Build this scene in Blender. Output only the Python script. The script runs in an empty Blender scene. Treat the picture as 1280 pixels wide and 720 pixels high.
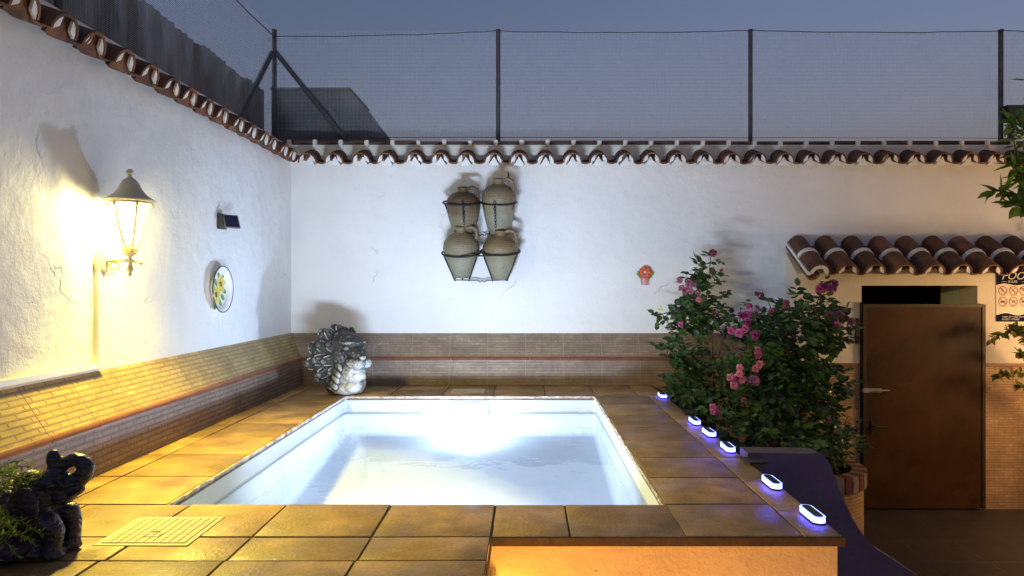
import bpy, bmesh, math, random
from mathutils import Vector, Matrix, Euler, Quaternion
R = math.radians
PI = math.pi
random.seed(7)
scene = bpy.context.scene
C = scene.collection
F = 870.0
VX, VY, CH = 657.0, 358.0, 0.9


def at(px, py, Y):
    """a photo pixel at depth Y -> world point"""
    return Vector(((px - VX) / F * Y, Y, CH + (VY - py) / F * Y))


# ------------------------------------------------------------------ materials
MATS = {}


def rgb(c, k=1.0):
    return (min(1, c[0] * k), min(1, c[1] * k), min(1, c[2] * k), 1)


def new_mat(name):
    m = bpy.data.materials.new(name)
    m.use_nodes = True
    nt = m.node_tree
    b = nt.nodes['Principled BSDF']
    MATS[name] = m
    return m, nt, b


def N(nt, kind, **kw):
    n = nt.nodes.new(kind)
    for k, v in kw.items():
        if k in n.inputs:
            n.inputs[k].default_value = v
        else:
            setattr(n, k, v)
    return n


def mixc(nt, fac, a, b):
    n = nt.nodes.new('ShaderNodeMix')
    n.data_type = 'RGBA'
    for sock, v in ((n.inputs[0], fac), (n.inputs[6], a), (n.inputs[7], b)):
        if hasattr(v, 'is_linked'):
            nt.links.new(v, sock)
        else:
            sock.default_value = v
    return n.outputs[2]


def ramp(nt, src, p0, p1):
    n = nt.nodes.new('ShaderNodeMapRange')
    n.inputs[1].default_value = p0
    n.inputs[2].default_value = p1
    nt.links.new(src, n.inputs[0])
    return n.outputs[0]


def noise(nt, vec, scale, detail=4, rough=.55):
    n = nt.nodes.new('ShaderNodeTexNoise')
    n.inputs['Scale'].default_value = scale
    n.inputs['Detail'].default_value = detail
    n.inputs['Roughness'].default_value = rough
    nt.links.new(vec, n.inputs['Vector'])
    return n.outputs[0]


def bump(nt, h, dist, strength=1.0, prev=None):
    n = nt.nodes.new('ShaderNodeBump')
    n.inputs['Distance'].default_value = dist
    n.inputs['Strength'].default_value = strength
    nt.links.new(h, n.inputs['Height'])
    if prev is not None:
        nt.links.new(prev, n.inputs['Normal'])
    return n.outputs[0]


def mat(name, base, rough=.6, var=.15, vscale=6, bmp=0, bscale=60, metal=0, island=0, spec=.5, alt=None, altscale=2.5, altr=(.5, .65), grain=0):
    m, nt, b = new_mat(name)
    tc = nt.nodes.new('ShaderNodeTexCoord').outputs['Object']
    n1 = noise(nt, tc, vscale)
    f = ramp(nt, n1, .3, .7)
    col = mixc(nt, f, rgb(base, 1 - var), rgb(base, 1 + var))
    if island:
        g = nt.nodes.new('ShaderNodeNewGeometry').outputs['Random Per Island']
        hs = nt.nodes.new('ShaderNodeHueSaturation')
        mr = nt.nodes.new('ShaderNodeMapRange')
        mr.inputs[3].default_value = 1 - island
        mr.inputs[4].default_value = 1 + island
        nt.links.new(g, mr.inputs[0])
        nt.links.new(mr.outputs[0], hs.inputs['Value'])
        nt.links.new(col, hs.inputs['Color'])
        col = hs.outputs[0]
    if alt:
        n2 = noise(nt, tc, altscale, 6, .65)
        col = mixc(nt, ramp(nt, n2, *altr), col, rgb(alt))
    if grain:
        g2 = nt.nodes.new('ShaderNodeMapRange')
        g2.inputs[1].default_value = .3; g2.inputs[2].default_value = .7
        g2.inputs[3].default_value = 1 - grain; g2.inputs[4].default_value = 1 + grain
        nt.links.new(noise(nt, tc, 75, 5, .75), g2.inputs[0])
        h2 = nt.nodes.new('ShaderNodeHueSaturation')
        nt.links.new(g2.outputs[0], h2.inputs['Value']); nt.links.new(col, h2.inputs['Color'])
        col = h2.outputs[0]
        # rubbed, slightly shinier patches
        rr = nt.nodes.new('ShaderNodeMapRange')
        rr.inputs[1].default_value = .35; rr.inputs[2].default_value = .65
        rr.inputs[3].default_value = rough - .16; rr.inputs[4].default_value = rough + .2
        nt.links.new(noise(nt, tc, 4.2, 5), rr.inputs[0])
        nt.links.new(rr.outputs[0], b.inputs['Roughness'])
    nt.links.new(col, b.inputs['Base Color'])
    b.inputs['Roughness'].default_value = rough
    b.inputs['Metallic'].default_value = metal
    b.inputs['Specular IOR Level'].default_value = spec
    if bmp:
        n3 = noise(nt, tc, bscale, 5, .6)
        nt.links.new(bump(nt, n3, bmp), b.inputs['Normal'])
    return m


def emit(name, color, strength, base=None):
    m, nt, b = new_mat(name)
    b.inputs['Base Color'].default_value = rgb(base or color)
    b.inputs['Emission Color'].default_value = rgb(color)
    b.inputs['Emission Strength'].default_value = strength
    return m


def plaster(name, base, coarse, cracks=True):
    m, nt, b = new_mat(name)
    tc = nt.nodes.new('ShaderNodeTexCoord').outputs['Object']
    big = noise(nt, tc, 1.3, 3)
    mid = noise(nt, tc, 9, 6, .6)
    col = mixc(nt, ramp(nt, big, .3, .7), rgb(base, .93), rgb(base, 1.03))
    spots = noise(nt, tc, 3.5, 8, .7)
    col = mixc(nt, ramp(nt, spots, .66, .76), col, rgb((base[0] * .86, base[1] * .83, base[2] * .76)))
    nrm = bump(nt, noise(nt, tc, 2.6, 2), .035 * coarse)
    nrm = bump(nt, mid, .016 * coarse, 1, nrm)
    nrm = bump(nt, noise(nt, tc, 55, 4, .7), .0035 * coarse, 1, nrm)
    # pits left by the trowel
    v = nt.nodes.new('ShaderNodeTexVoronoi')
    v.inputs['Scale'].default_value = 26
    nt.links.new(tc, v.inputs['Vector'])
    pit = ramp(nt, v.outputs['Distance'], .02, .11)
    gate = ramp(nt, noise(nt, tc, 4.3, 3), .52, .6)
    pm = nt.nodes.new('ShaderNodeMath'); pm.operation = 'MAXIMUM'
    inv = nt.nodes.new('ShaderNodeMath'); inv.operation = 'SUBTRACT'; inv.inputs[0].default_value = 1
    nt.links.new(gate, inv.inputs[1]); nt.links.new(inv.outputs[0], pm.inputs[0]); nt.links.new(pit, pm.inputs[1])
    nrm = bump(nt, pm.outputs[0], .006 * coarse, 1, nrm)
    if cracks:
        mp = nt.nodes.new('ShaderNodeVectorMath'); mp.operation = 'ADD'
        nz = nt.nodes.new('ShaderNodeTexNoise'); nz.inputs['Scale'].default_value = 3; nz.inputs['Detail'].default_value = 5
        nt.links.new(tc, nz.inputs['Vector'])
        sc = nt.nodes.new('ShaderNodeVectorMath'); sc.operation = 'SCALE'; sc.inputs['Scale'].default_value = .5
        nt.links.new(nz.outputs['Color'], sc.inputs[0])
        nt.links.new(tc, mp.inputs[0]); nt.links.new(sc.outputs[0], mp.inputs[1])
        vc = nt.nodes.new('ShaderNodeTexVoronoi'); vc.feature = 'DISTANCE_TO_EDGE'; vc.inputs['Scale'].default_value = .7
        nt.links.new(mp.outputs[0], vc.inputs['Vector'])
        line = ramp(nt, vc.outputs['Distance'], .001, .006)
        g2 = ramp(nt, noise(nt, tc, 1.7, 2), .36, .42)
        mx = nt.nodes.new('ShaderNodeMath'); mx.operation = 'MAXIMUM'
        nt.links.new(g2, mx.inputs[0]); nt.links.new(line, mx.inputs[1])
        col = mixc(nt, mx.outputs[0], rgb(base, .72), col)
        nrm = bump(nt, mx.outputs[0], .003, 1, nrm)
    nt.links.new(col, b.inputs['Base Color'])
    nt.links.new(nrm, b.inputs['Normal'])
    b.inputs['Roughness'].default_value = .85
    b.inputs['Specular IOR Level'].default_value = .25
    return m


def brick_uv(name, c1, c2, mortar, bw, rh, tile, rough=.42, depth=.004, joint=(.2, .15, .1), off=.5, msize=.006):
    """relief tiles: little bricks inside square tiles, drawn in metres on the UV"""
    m, nt, b = new_mat(name)
    uv = nt.nodes.new('ShaderNodeTexCoord').outputs['UV']
    # irregular lines
    nz = nt.nodes.new('ShaderNodeTexNoise'); nz.inputs['Scale'].default_value = 9
    nt.links.new(uv, nz.inputs['Vector'])
    sub = nt.nodes.new('ShaderNodeVectorMath'); sub.operation = 'MULTIPLY_ADD'
    sub.inputs[1].default_value = (.012, .006, 0); nt.links.new(nz.outputs['Color'], sub.inputs[0]); nt.links.new(uv, sub.inputs[2])
    t = nt.nodes.new('ShaderNodeTexBrick')
    t.offset = off
    t.inputs['Scale'].default_value = 1
    t.inputs['Color1'].default_value = rgb(c1)
    t.inputs['Color2'].default_value = rgb(c2)
    t.inputs['Mortar'].default_value = rgb(mortar)
    t.inputs['Mortar Size'].default_value = msize
    t.inputs['Mortar Smooth'].default_value = .3
    t.inputs['Brick Width'].default_value = bw
    t.inputs['Row Height'].default_value = rh
    nt.links.new(sub.outputs[0], t.inputs['Vector'])
    g = nt.nodes.new('ShaderNodeTexBrick')
    g.offset = 0
    g.inputs['Scale'].default_value = 1
    g.inputs['Brick Width'].default_value = tile
    g.inputs['Row Height'].default_value = 50
    g.inputs['Mortar Size'].default_value = .0036
    g.inputs['Mortar Smooth'].default_value = .1
    nt.links.new(uv, g.inputs['Vector'])
    n1 = noise(nt, uv, 22, 6, .65)
    col = mixc(nt, ramp(nt, n1, .35, .75), t.outputs['Color'], rgb(c2, .8))
    n2 = noise(nt, uv, 4, 3)
    dk = nt.nodes.new('ShaderNodeHueSaturation')
    nt.links.new(ramp(nt, n2, -.35, .75), dk.inputs['Value']); nt.links.new(col, dk.inputs['Color'])
    col = mixc(nt, g.outputs['Fac'], dk.outputs[0], rgb(joint))
    nt.links.new(col, b.inputs['Base Color'])
    nrm = bump(nt, t.outputs['Fac'], -depth)
    nrm = bump(nt, n1, depth * .8, 1, nrm)
    nrm = bump(nt, g.outputs['Fac'], -.004, 1, nrm)
    nt.links.new(nrm, b.inputs['Normal'])
    b.inputs['Roughness'].default_value = rough
    return m


WHITE = plaster('white_render', (.80, .81, .82), .7)
def painted_waterline(m):  # grey band painted at water level in place of the step in light
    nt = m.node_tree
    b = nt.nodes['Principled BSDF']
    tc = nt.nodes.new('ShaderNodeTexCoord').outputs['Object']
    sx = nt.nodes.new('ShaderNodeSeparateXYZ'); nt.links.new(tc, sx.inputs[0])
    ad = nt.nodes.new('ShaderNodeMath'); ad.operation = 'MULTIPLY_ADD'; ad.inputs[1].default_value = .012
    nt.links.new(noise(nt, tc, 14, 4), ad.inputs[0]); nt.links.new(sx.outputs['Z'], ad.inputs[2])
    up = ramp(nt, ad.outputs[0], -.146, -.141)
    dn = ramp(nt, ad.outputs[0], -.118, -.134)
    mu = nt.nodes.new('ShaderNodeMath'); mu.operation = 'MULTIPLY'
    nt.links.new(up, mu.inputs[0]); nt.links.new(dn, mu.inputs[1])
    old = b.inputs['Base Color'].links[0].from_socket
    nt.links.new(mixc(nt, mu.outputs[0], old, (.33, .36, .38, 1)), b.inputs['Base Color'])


WHITE2 = plaster('white_render_fine', (.79, .79, .78), .55)
CREAM = plaster('cream_render', (.72, .64, .52), .45, False)
OCHRE = plaster('peach_render', (.66, .47, .27), .9, False)
LILAC = mat('lilac_wall', (.115, .085, .135), .75, .25, 5, .012, 16, alt=(.085, .065, .105), altscale=3, altr=(.5, .7))  # one dark lilac tone with a darker mottle over the parapet
MORTAR = mat('white_mortar', (.76, .76, .75), .85, .08, 18, .004, 70)
TERRA_ROOF = mat('roof_clay', (.16, .066, .031), .8, .35, 9, .003, 80, island=.35, alt=(.055, .04, .03), altscale=7)
RIDGE = mat('ridge_clay', (.085, .04, .025), .8, .3, 9, .003, 80, island=.2)
TILE_DECK = mat('terracotta_floor', (.34, .205, .08), .5, .42, 5, .003, 70, island=.34, alt=(.20, .12, .05), altscale=3.2, altr=(.45, .68), grain=.28)
GROUT = mat('floor_grout', (.15, .115, .075), .9, .25, 12, .004, 60)
EDGE = mat('chalky_tile_edge', (.55, .48, .45), .85, .25, 25, .004, 60, alt=(.3, .15, .11), altscale=14)
LEDGE = brick_uv('brick_relief_lit', (.66, .49, .19), (.54, .38, .13), (.30, .21, .13), .135, .030, .333)  # ledge top: lantern gold put into the tile colour
LEDGE3 = brick_uv('brick_relief_shaded', (.44, .33, .25), (.35, .25, .18), (.19, .14, .10), .135, .030, .333, .5)  # same tile on the ledge front, shade put in as browner colours
LEDGE2 = brick_uv('split_stone_tile', (.47, .37, .28), (.36, .26, .18), (.30, .22, .155), .15, .026, .35, .5, .0035, (.33, .28, .22), .37, .003)
DADO = brick_uv('split_stone_dado', (.68, .42, .22), (.54, .31, .15), (.25, .14, .07), .13, .024, .42, .5, .004, (.3, .2, .13), .37, .0024)
TRIM = mat('red_trim_tile', (.22, .085, .045), .35, .2, 10, .001, 60)
DARKFLOOR = brick_uv('terrace_tile', (.055, .038, .03), (.04, .028, .023), (.085, .07, .06), .42, .42, 50, .55, .0015, (.05, .04, .035), 0, .006)
POOLW = mat('pool_paint', (.63, .67, .71), .75, .04, 3, .0015, 20, spec=.1, alt=(.52, .57, .63), altscale=1.6, altr=(.55, .75))
painted_waterline(POOLW)
PLASTIC = mat('white_plastic', (.82, .83, .83), .35, .03)
CREAMPL = mat('cream_plastic', (.43, .40, .28), .45, .08, 20, .0008, 90)
BLACK = mat('black_iron', (.022, .021, .02), .55, .2, 14, .001, 90, metal=.3)
DARKPL = mat('black_plastic', (.02, .021, .024), .4, .1)
PVGLASS = mat('solar_cell', (.02, .028, .07), .18, .1)
POST = mat('painted_steel_post', (.075, .078, .082), .6, .25, 12, .001, 70, metal=.2)
WIRE = mat('wire', (.04, .04, .045), .6, .1)
NET = mat('net_cord', (.62, .65, .70), 1, .05, spec=0)
FIBRO = None
LAMPW = mat('cream_lamp_metal', (.62, .58, .42), .45, .1, 14, .001, 60)


def jarmat(name, low, high, z0, z1):
    """fired clay, browner where dust and soot settled on the shoulder, with throwing lines"""
    m, nt, b = new_mat(name)
    tc = nt.nodes.new('ShaderNodeTexCoord').outputs['Object']
    n = noise(nt, tc, 9, 7, .65)
    sx = nt.nodes.new('ShaderNodeSeparateXYZ'); nt.links.new(tc, sx.inputs[0])
    ad = nt.nodes.new('ShaderNodeMath'); ad.operation = 'MULTIPLY_ADD'; ad.inputs[1].default_value = .34; ad.inputs[2].default_value = -.17
    nt.links.new(n, ad.inputs[0])
    a2 = nt.nodes.new('ShaderNodeMath'); a2.operation = 'ADD'
    nt.links.new(ad.outputs[0], a2.inputs[0]); nt.links.new(sx.outputs['Z'], a2.inputs[1])
    col = mixc(nt, ramp(nt, a2.outputs[0], z0, z1), rgb(low), rgb(high))
    n2 = noise(nt, tc, 24, 8, .75)
    col = mixc(nt, ramp(nt, n2, .56, .72), col, rgb((.07, .055, .035)))
    nt.links.new(col, b.inputs['Base Color'])
    wv = nt.nodes.new('ShaderNodeTexWave'); wv.bands_direction = 'Z'; wv.inputs['Scale'].default_value = 22; wv.inputs['Distortion'].default_value = 1.2
    nt.links.new(tc, wv.inputs['Vector'])
    nt.links.new(bump(nt, n2, .004, 1, bump(nt, wv.outputs['Fac'], .002)), b.inputs['Normal'])
    b.inputs['Roughness'].default_value = .5
    return m


CLAY = jarmat('jar_clay', (.22, .215, .15), (.19, .145, .08), .17, .36)
CLAYB = jarmat('jar_clay_brown', (.17, .145, .085), (.105, .066, .03), .12, .27)
DOORM = mat('rusty_brown_steel', (.060, .024, .007), .5, .45, 3.2, .001, 26, metal=0, spec=.15, alt=(.020, .010, .005), altscale=1.6)
STEEL = mat('worn_steel', (.36, .34, .31), .4, .2, 20, .0008, 80, metal=.7)
BARK = mat('rose_cane', (.09, .075, .04), .8, .3, 20)
BARK2 = mat('citrus_bark', (.12, .10, .07), .85, .3, 20, .003, 60)
TWIG = mat('dry_twig', (.05, .035, .02), .9, .2)
SOIL = mat('soil', (.04, .03, .022), .95, .3, 20, .01, 40)
ELEPH = mat('stone_in_blue_shade', (.026, .026, .05), .33, .35, 16, .006, 45)  # navy of the dim sky light put into the stone colour
SHADOWROOM = mat('unlit_room_wall', (.10, .09, .08), .9, .1)
BLOCK = None


def leafmat(name, c1, c2, rough=.45, trans=.35):
    m, nt, b = new_mat(name)
    g = nt.nodes.new('ShaderNodeNewGeometry').outputs['Random Per Island']
    col = mixc(nt, g, rgb(c1), rgb(c2))
    nt.links.new(col, b.inputs['Base Color'])
    b.inputs['Roughness'].default_value = rough
    tr = nt.nodes.new('ShaderNodeBsdfTranslucent')
    nt.links.new(col, tr.inputs['Color'])
    mx = nt.nodes.new('ShaderNodeMixShader'); mx.inputs[0].default_value = trans
    nt.links.new(b.outputs[0], mx.inputs[1]); nt.links.new(tr.outputs[0], mx.inputs[2])
    nt.links.new(mx.outputs[0], nt.nodes['Material Output'].inputs['Surface'])
    return m


LEAF = leafmat('rose_leaf', (.024, .06, .016), (.12, .21, .065), .28, .3)
LEAF2 = leafmat('heart_leaf', (.04, .085, .035), (.07, .13, .05))
CITRUS = leafmat('citrus_leaf', (.10, .21, .02), (.24, .36, .04), .3)
FERN = leafmat('fern_leaf', (.16, .24, .03), (.32, .40, .06))
YLEAF = leafmat('yellowing_leaf', (.05, .09, .02), (.30, .24, .03))
PETALS = {k: leafmat('petal_' + k, a, b_, .6, .25) for k, a, b_ in (
    ('magenta', (.34, .03, .15), (.55, .09, .30)), ('pink', (.50, .10, .18), (.74, .28, .34)),
    ('mauve', (.34, .11, .19), (.52, .22, .30)), ('dark', (.20, .03, .09), (.33, .07, .15)),
    ('pale', (.70, .66, .38), (.78, .74, .5)))}


def stain_mats():
    """streaked sheet metal and sooty block"""
    m, nt, b = new_mat('streaked_sheet')
    tc = nt.nodes.new('ShaderNodeTexCoord').outputs['Object']
    mp = nt.nodes.new('ShaderNodeMapping'); mp.inputs['Scale'].default_value = (1, 3.2, .35)
    nt.links.new(tc, mp.inputs['Vector'])
    n = noise(nt, mp.outputs[0], 1.6, 6, .6)
    col = mixc(nt, ramp(nt, n, .42, .72), rgb((.06, .07, .085)), rgb((.30, .35, .42)))
    nt.links.new(col, b.inputs['Base Color'])
    b.inputs['Roughness'].default_value = .8
    m2, nt, b = new_mat('sooty_block')
    tc = nt.nodes.new('ShaderNodeTexCoord').outputs['Object']
    n = noise(nt, tc, 2.2, 8, .65)
    col = mixc(nt, ramp(nt, n, .35, .7), rgb((.03, .03, .032)), rgb((.15, .14, .13)))
    nt.links.new(col, b.inputs['Base Color'])
    nt.links.new(bump(nt, noise(nt, tc, 18, 6), .01), b.inputs['Normal'])
    b.inputs['Roughness'].default_value = .9
    return m, m2


FIBRO, BLOCK = stain_mats()


def wrinkle(m):
    nt = m.node_tree
    b = nt.nodes['Principled BSDF']
    tc = nt.nodes.new('ShaderNodeTexCoord').outputs['Object']
    w_ = nt.nodes.new('ShaderNodeTexWave')
    w_.wave_type = 'RINGS'; w_.inputs['Scale'].default_value = 16; w_.inputs['Distortion'].default_value = 6; w_.inputs['Detail'].default_value = 3
    w_.inputs['Detail Scale'].default_value = 1.6
    nt.links.new(tc, w_.inputs['Vector'])
    old = b.inputs['Normal'].links[0].from_socket
    nt.links.new(bump(nt, w_.outputs['Fac'], .0022, 1, old), b.inputs['Normal'])


wrinkle(ELEPH)


def lion_mat():
    m, nt, b = new_mat('lime_crusted_stone')
    tc = nt.nodes.new('ShaderNodeTexCoord')
    obj = tc.outputs['Object']
    geo = nt.nodes.new('ShaderNodeNewGeometry')
    n = noise(nt, obj, 11, 8, .72)
    n2 = noise(nt, obj, 45, 6, .7)
    # limescale low on the muzzle; raised ridges paler than the hollows
    sx = nt.nodes.new('ShaderNodeSeparateXYZ'); nt.links.new(obj, sx.inputs[0])
    pt = ramp(nt, geo.outputs['Pointiness'], .49, .56)
    low = ramp(nt, sx.outputs['Z'], .38, -.05)
    right = ramp(nt, sx.outputs['X'], -.10, .10)
    mu = nt.nodes.new('ShaderNodeMath'); mu.operation = 'MULTIPLY'
    nt.links.new(low, mu.inputs[0]); nt.links.new(right, mu.inputs[1])
    s = nt.nodes.new('ShaderNodeMath'); s.operation = 'MULTIPLY_ADD'; s.inputs[1].default_value = .85
    nt.links.new(n, s.inputs[0]); nt.links.new(mu.outputs[0], s.inputs[2])
    s2 = nt.nodes.new('ShaderNodeMath'); s2.operation = 'MULTIPLY_ADD'; s2.inputs[1].default_value = .5
    nt.links.new(n2, s2.inputs[0]); nt.links.new(s.outputs[0], s2.inputs[2])
    s3 = nt.nodes.new('ShaderNodeMath'); s3.operation = 'MULTIPLY_ADD'; s3.inputs[1].default_value = .7
    nt.links.new(pt, s3.inputs[0]); nt.links.new(s2.outputs[0], s3.inputs[2])
    col = mixc(nt, ramp(nt, s3.outputs[0], .90, 1.42), rgb((.03, .029, .026)), rgb((.55, .54, .51)))
    nt.links.new(col, b.inputs['Base Color'])
    nrm = bump(nt, n, .012)
    nrm = bump(nt, n2, .004, 1, nrm)
    nt.links.new(nrm, b.inputs['Normal'])
    b.inputs['Roughness'].default_value = .6
    return m


LIONM = lion_mat()


def glassmat(name, tint, t):
    m, nt, b = new_mat(name)
    tr = nt.nodes.new('ShaderNodeBsdfTransparent'); tr.inputs[0].default_value = rgb(tint)
    gl = nt.nodes.new('ShaderNodeBsdfGlossy'); gl.inputs['Roughness'].default_value = .05
    fr = nt.nodes.new('ShaderNodeFresnel'); fr.inputs['IOR'].default_value = t
    mx = nt.nodes.new('ShaderNodeMixShader')
    nt.links.new(fr.outputs[0], mx.inputs[0]); nt.links.new(tr.outputs[0], mx.inputs[1]); nt.links.new(gl.outputs[0], mx.inputs[2])
    nt.links.new(mx.outputs[0], nt.nodes['Material Output'].inputs['Surface'])
    return m, nt, gl, fr


LENS, _nt, _g, _f = glassmat('clear_plastic', (.85, .87, 1.0), 1.35)
WATER, nt, gl, fr = glassmat('pool_water', (.955, .98, 1.0), 1.27)
_tc = nt.nodes.new('ShaderNodeTexCoord').outputs['Object']
_nb = bump(nt, noise(nt, _tc, 5, 2), .004)
nt.links.new(_nb, gl.inputs['Normal']); nt.links.new(_nb, fr.inputs['Normal'])
gl.inputs['Roughness'].default_value = 0


def lit_glass():
    m, nt, b = new_mat('lit_lantern_glass')
    tr = nt.nodes.new('ShaderNodeBsdfTransparent'); tr.inputs[0].default_value = (.97, .95, .9, 1)
    em = nt.nodes.new('ShaderNodeEmission'); em.inputs[0].default_value = (1, .86, .5, 1); em.inputs[1].default_value = .35
    mx = nt.nodes.new('ShaderNodeMixShader'); mx.inputs[0].default_value = .35
    nt.links.new(tr.outputs[0], mx.inputs[1]); nt.links.new(em.outputs[0], mx.inputs[2])
    nt.links.new(mx.outputs[0], nt.nodes['Material Output'].inputs['Surface'])
    return m


GLASSLIT = lit_glass()
BULB = emit('bulb', (1, .8, .4), 30)
LEDRING = emit('led_ring', (.07, .08, 1.0), 4.5)
POOLLENS = emit('pool_lamp_lens', (.7, .87, 1), 4)
AMBER = emit('amber_lamp_lens', (1, .62, .08), 3)

# ------------------------------------------------------------------ geometry helpers
WL = {}


class MB:
    def __init__(s):
        s.bm = bmesh.new()
        s.uv = s.bm.loops.layers.uv.new('UVMap')

    def face(s, pts, uvs=None):
        vs = [s.bm.verts.new(p) for p in pts]
        try:
            f = s.bm.faces.new(vs)
        except ValueError:
            return
        if uvs:
            for l, u in zip(f.loops, uvs):
                l[s.uv].uv = u
        return f

    def box(s, lo, hi, bev=0, M=None, seg=2):
        b = bmesh.new()
        x0, y0, z0 = lo
        x1, y1, z1 = hi
        v = [b.verts.new(p) for p in ((x0, y0, z0), (x1, y0, z0), (x1, y1, z0), (x0, y1, z0), (x0, y0, z1), (x1, y0, z1), (x1, y1, z1), (x0, y1, z1))]
        for q in ((0, 3, 2, 1), (4, 5, 6, 7), (0, 1, 5, 4), (1, 2, 6, 5), (2, 3, 7, 6), (3, 0, 4, 7)):
            b.faces.new([v[i] for i in q])
        if bev:
            bmesh.ops.bevel(b, geom=list(b.edges), offset=bev, segments=seg, affect='EDGES', profile=.6)
        s.merge(b, M)
        return s

    def merge(s, b, M=None):
        if M is not None:
            bmesh.ops.transform(b, matrix=M, verts=b.verts)
        me = bpy.data.meshes.new('tmp')
        b.to_mesh(me)
        b.free()
        s.bm.from_mesh(me)
        s.uv = s.bm.loops.layers.uv.verify()
        bpy.data.meshes.remove(me)

    def tube(s, pts, rad, seg=8, cap=True):
        pts = [Vector(p) for p in pts]
        n = len(pts)
        rr = rad if isinstance(rad, (list, tuple)) else [rad] * n
        ref = None
        rings = []
        for i, p in enumerate(pts):
            t = (pts[min(i + 1, n - 1)] - pts[max(i - 1, 0)])
            if t.length < 1e-9:
                t = Vector((0, 0, 1))
            t.normalize()
            if ref is None:
                a = Vector((0, 0, 1)) if abs(t.z) < .9 else Vector((1, 0, 0))
                ref = t.cross(a).normalized()
            else:
                ref = (ref - t * ref.dot(t))
                if ref.length < 1e-6:
                    ref = t.orthogonal()
                ref.normalize()
            q = t.cross(ref)
            rings.append([s.bm.verts.new(p + (ref * math.cos(2 * PI * k / seg) + q * math.sin(2 * PI * k / seg)) * rr[i]) for k in range(seg)])
        for a, b in zip(rings, rings[1:]):
            for k in range(seg):
                s.bm.faces.new((a[k], a[(k + 1) % seg], b[(k + 1) % seg], b[k]))
        if cap:
            s.bm.faces.new(rings[0][::-1])
            s.bm.faces.new(rings[-1])
        return s

    def ring(s, c, r, tr, seg=28, ts=6, M=None):
        b = bmesh.new()
        vs = []
        for i in range(seg):
            a = 2 * PI * i / seg
            row = []
            for k in range(ts):
                t = 2 * PI * k / ts
                row.append(b.verts.new((c[0] + (r + tr * math.cos(t)) * math.cos(a), c[1] + (r + tr * math.cos(t)) * math.sin(a), c[2] + tr * math.sin(t))))
            vs.append(row)
        for i in range(seg):
            for k in range(ts):
                b.faces.new((vs[i][k], vs[(i + 1) % seg][k], vs[(i + 1) % seg][(k + 1) % ts], vs[i][(k + 1) % ts]))
        s.merge(b, M)
        return s

    def lathe(s, prof, seg=24, c=(0, 0, 0), M=None):
        b = bmesh.new()
        rows = []
        for r, z in prof:
            if r < 1e-5:
                rows.append([b.verts.new((c[0], c[1], c[2] + z))])
            else:
                rows.append([b.verts.new((c[0] + r * math.cos(2 * PI * k / seg), c[1] + r * math.sin(2 * PI * k / seg), c[2] + z)) for k in range(seg)])
        for a, d in zip(rows, rows[1:]):
            for k in range(seg):
                k2 = (k + 1) % seg
                if len(a) == 1 and len(d) == 1:
                    continue
                if len(a) == 1:
                    b.faces.new((a[0], d[k2], d[k]))
                elif len(d) == 1:
                    b.faces.new((a[k], a[k2], d[0]))
                else:
                    b.faces.new((a[k], a[k2], d[k2], d[k]))
        s.merge(b, M)
        return s

    def prism(s, poly, vec):
        """closed polygon (3-D points) swept along vec"""
        vec = Vector(vec)
        a = [s.bm.verts.new(Vector(p)) for p in poly]
        d = [s.bm.verts.new(Vector(p) + vec) for p in poly]
        n = len(poly)
        s.bm.faces.new(a)
        s.bm.faces.new(d[::-1])
        for i in range(n):
            s.bm.faces.new((a[i], d[i], d[(i + 1) % n], a[(i + 1) % n]))
        return s

    def ball(s, c, r, M=None, sub=2):
        b = bmesh.new()
        bmesh.ops.create_icosphere(b, subdivisions=sub, radius=1)
        r = (r, r, r) if not isinstance(r, (tuple, list)) else r
        T = Matrix.Translation(c) @ (M or Matrix()) @ Matrix.Diagonal((r[0], r[1], r[2], 1))
        s.merge(b, T)
        return s

    def leaf(s, p, d, n, L, W, fold=.25, droop=0.0):
        d = d.normalized()
        n = (n - d * n.dot(d))
        n = n.normalized() if n.length > 1e-6 else d.orthogonal()
        w = d.cross(n)
        vs = [s.bm.verts.new(p)]
        rows = []
        for t_, wf, dr in ((.28, .86, .0), (.62, .82, .25)):
            c = p + d * L * t_ - n * (L * droop * dr)
            rows.append([s.bm.verts.new(c + w * W * .5 * wf), s.bm.verts.new(c - n * W * fold * .5), s.bm.verts.new(c - w * W * .5 * wf)])
        t = s.bm.verts.new(p + d * L - n * L * droop)
        a = vs[0]
        f = s.bm.faces.new
        f((a, rows[0][1], rows[0][0])); f((a, rows[0][2], rows[0][1]))
        f((rows[0][0], rows[0][1], rows[1][1], rows[1][0])); f((rows[0][1], rows[0][2], rows[1][2], rows[1][1]))
        f((rows[1][0], rows[1][1], t)); f((rows[1][1], rows[1][2], t))

    def build(s, name, m, parent=None, smooth=False, loc=None, fixn=True):
        off = WL[parent.name] if parent is not None else Vector(loc or (0, 0, 0))
        if fixn:
            bmesh.ops.recalc_face_normals(s.bm, faces=s.bm.faces)
        if off.length:
            bmesh.ops.translate(s.bm, vec=-off, verts=s.bm.verts)
        me = bpy.data.meshes.new(name)
        s.bm.to_mesh(me)
        s.bm.free()
        for mm in (m if isinstance(m, (list, tuple)) else [m]):
            me.materials.append(mm)
        if smooth:
            me.polygons.foreach_set('use_smooth', [True] * len(me.polygons))
            if smooth != 'all':
                me.set_sharp_from_angle(angle=R(smooth if smooth is not True else 40))
        o = bpy.data.objects.new(name, me)
        C.objects.link(o)
        WL[o.name] = off.copy()
        if parent is not None:
            o.parent = parent
        elif off.length:
            o.location = off
        return o


def tag(o, label=None, cat=None, group=None, kind=None):
    if label:
        o['label'] = label
    if cat:
        o['category'] = cat
    if group:
        o['group'] = group
    if kind:
        o['kind'] = kind
    return o


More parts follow.
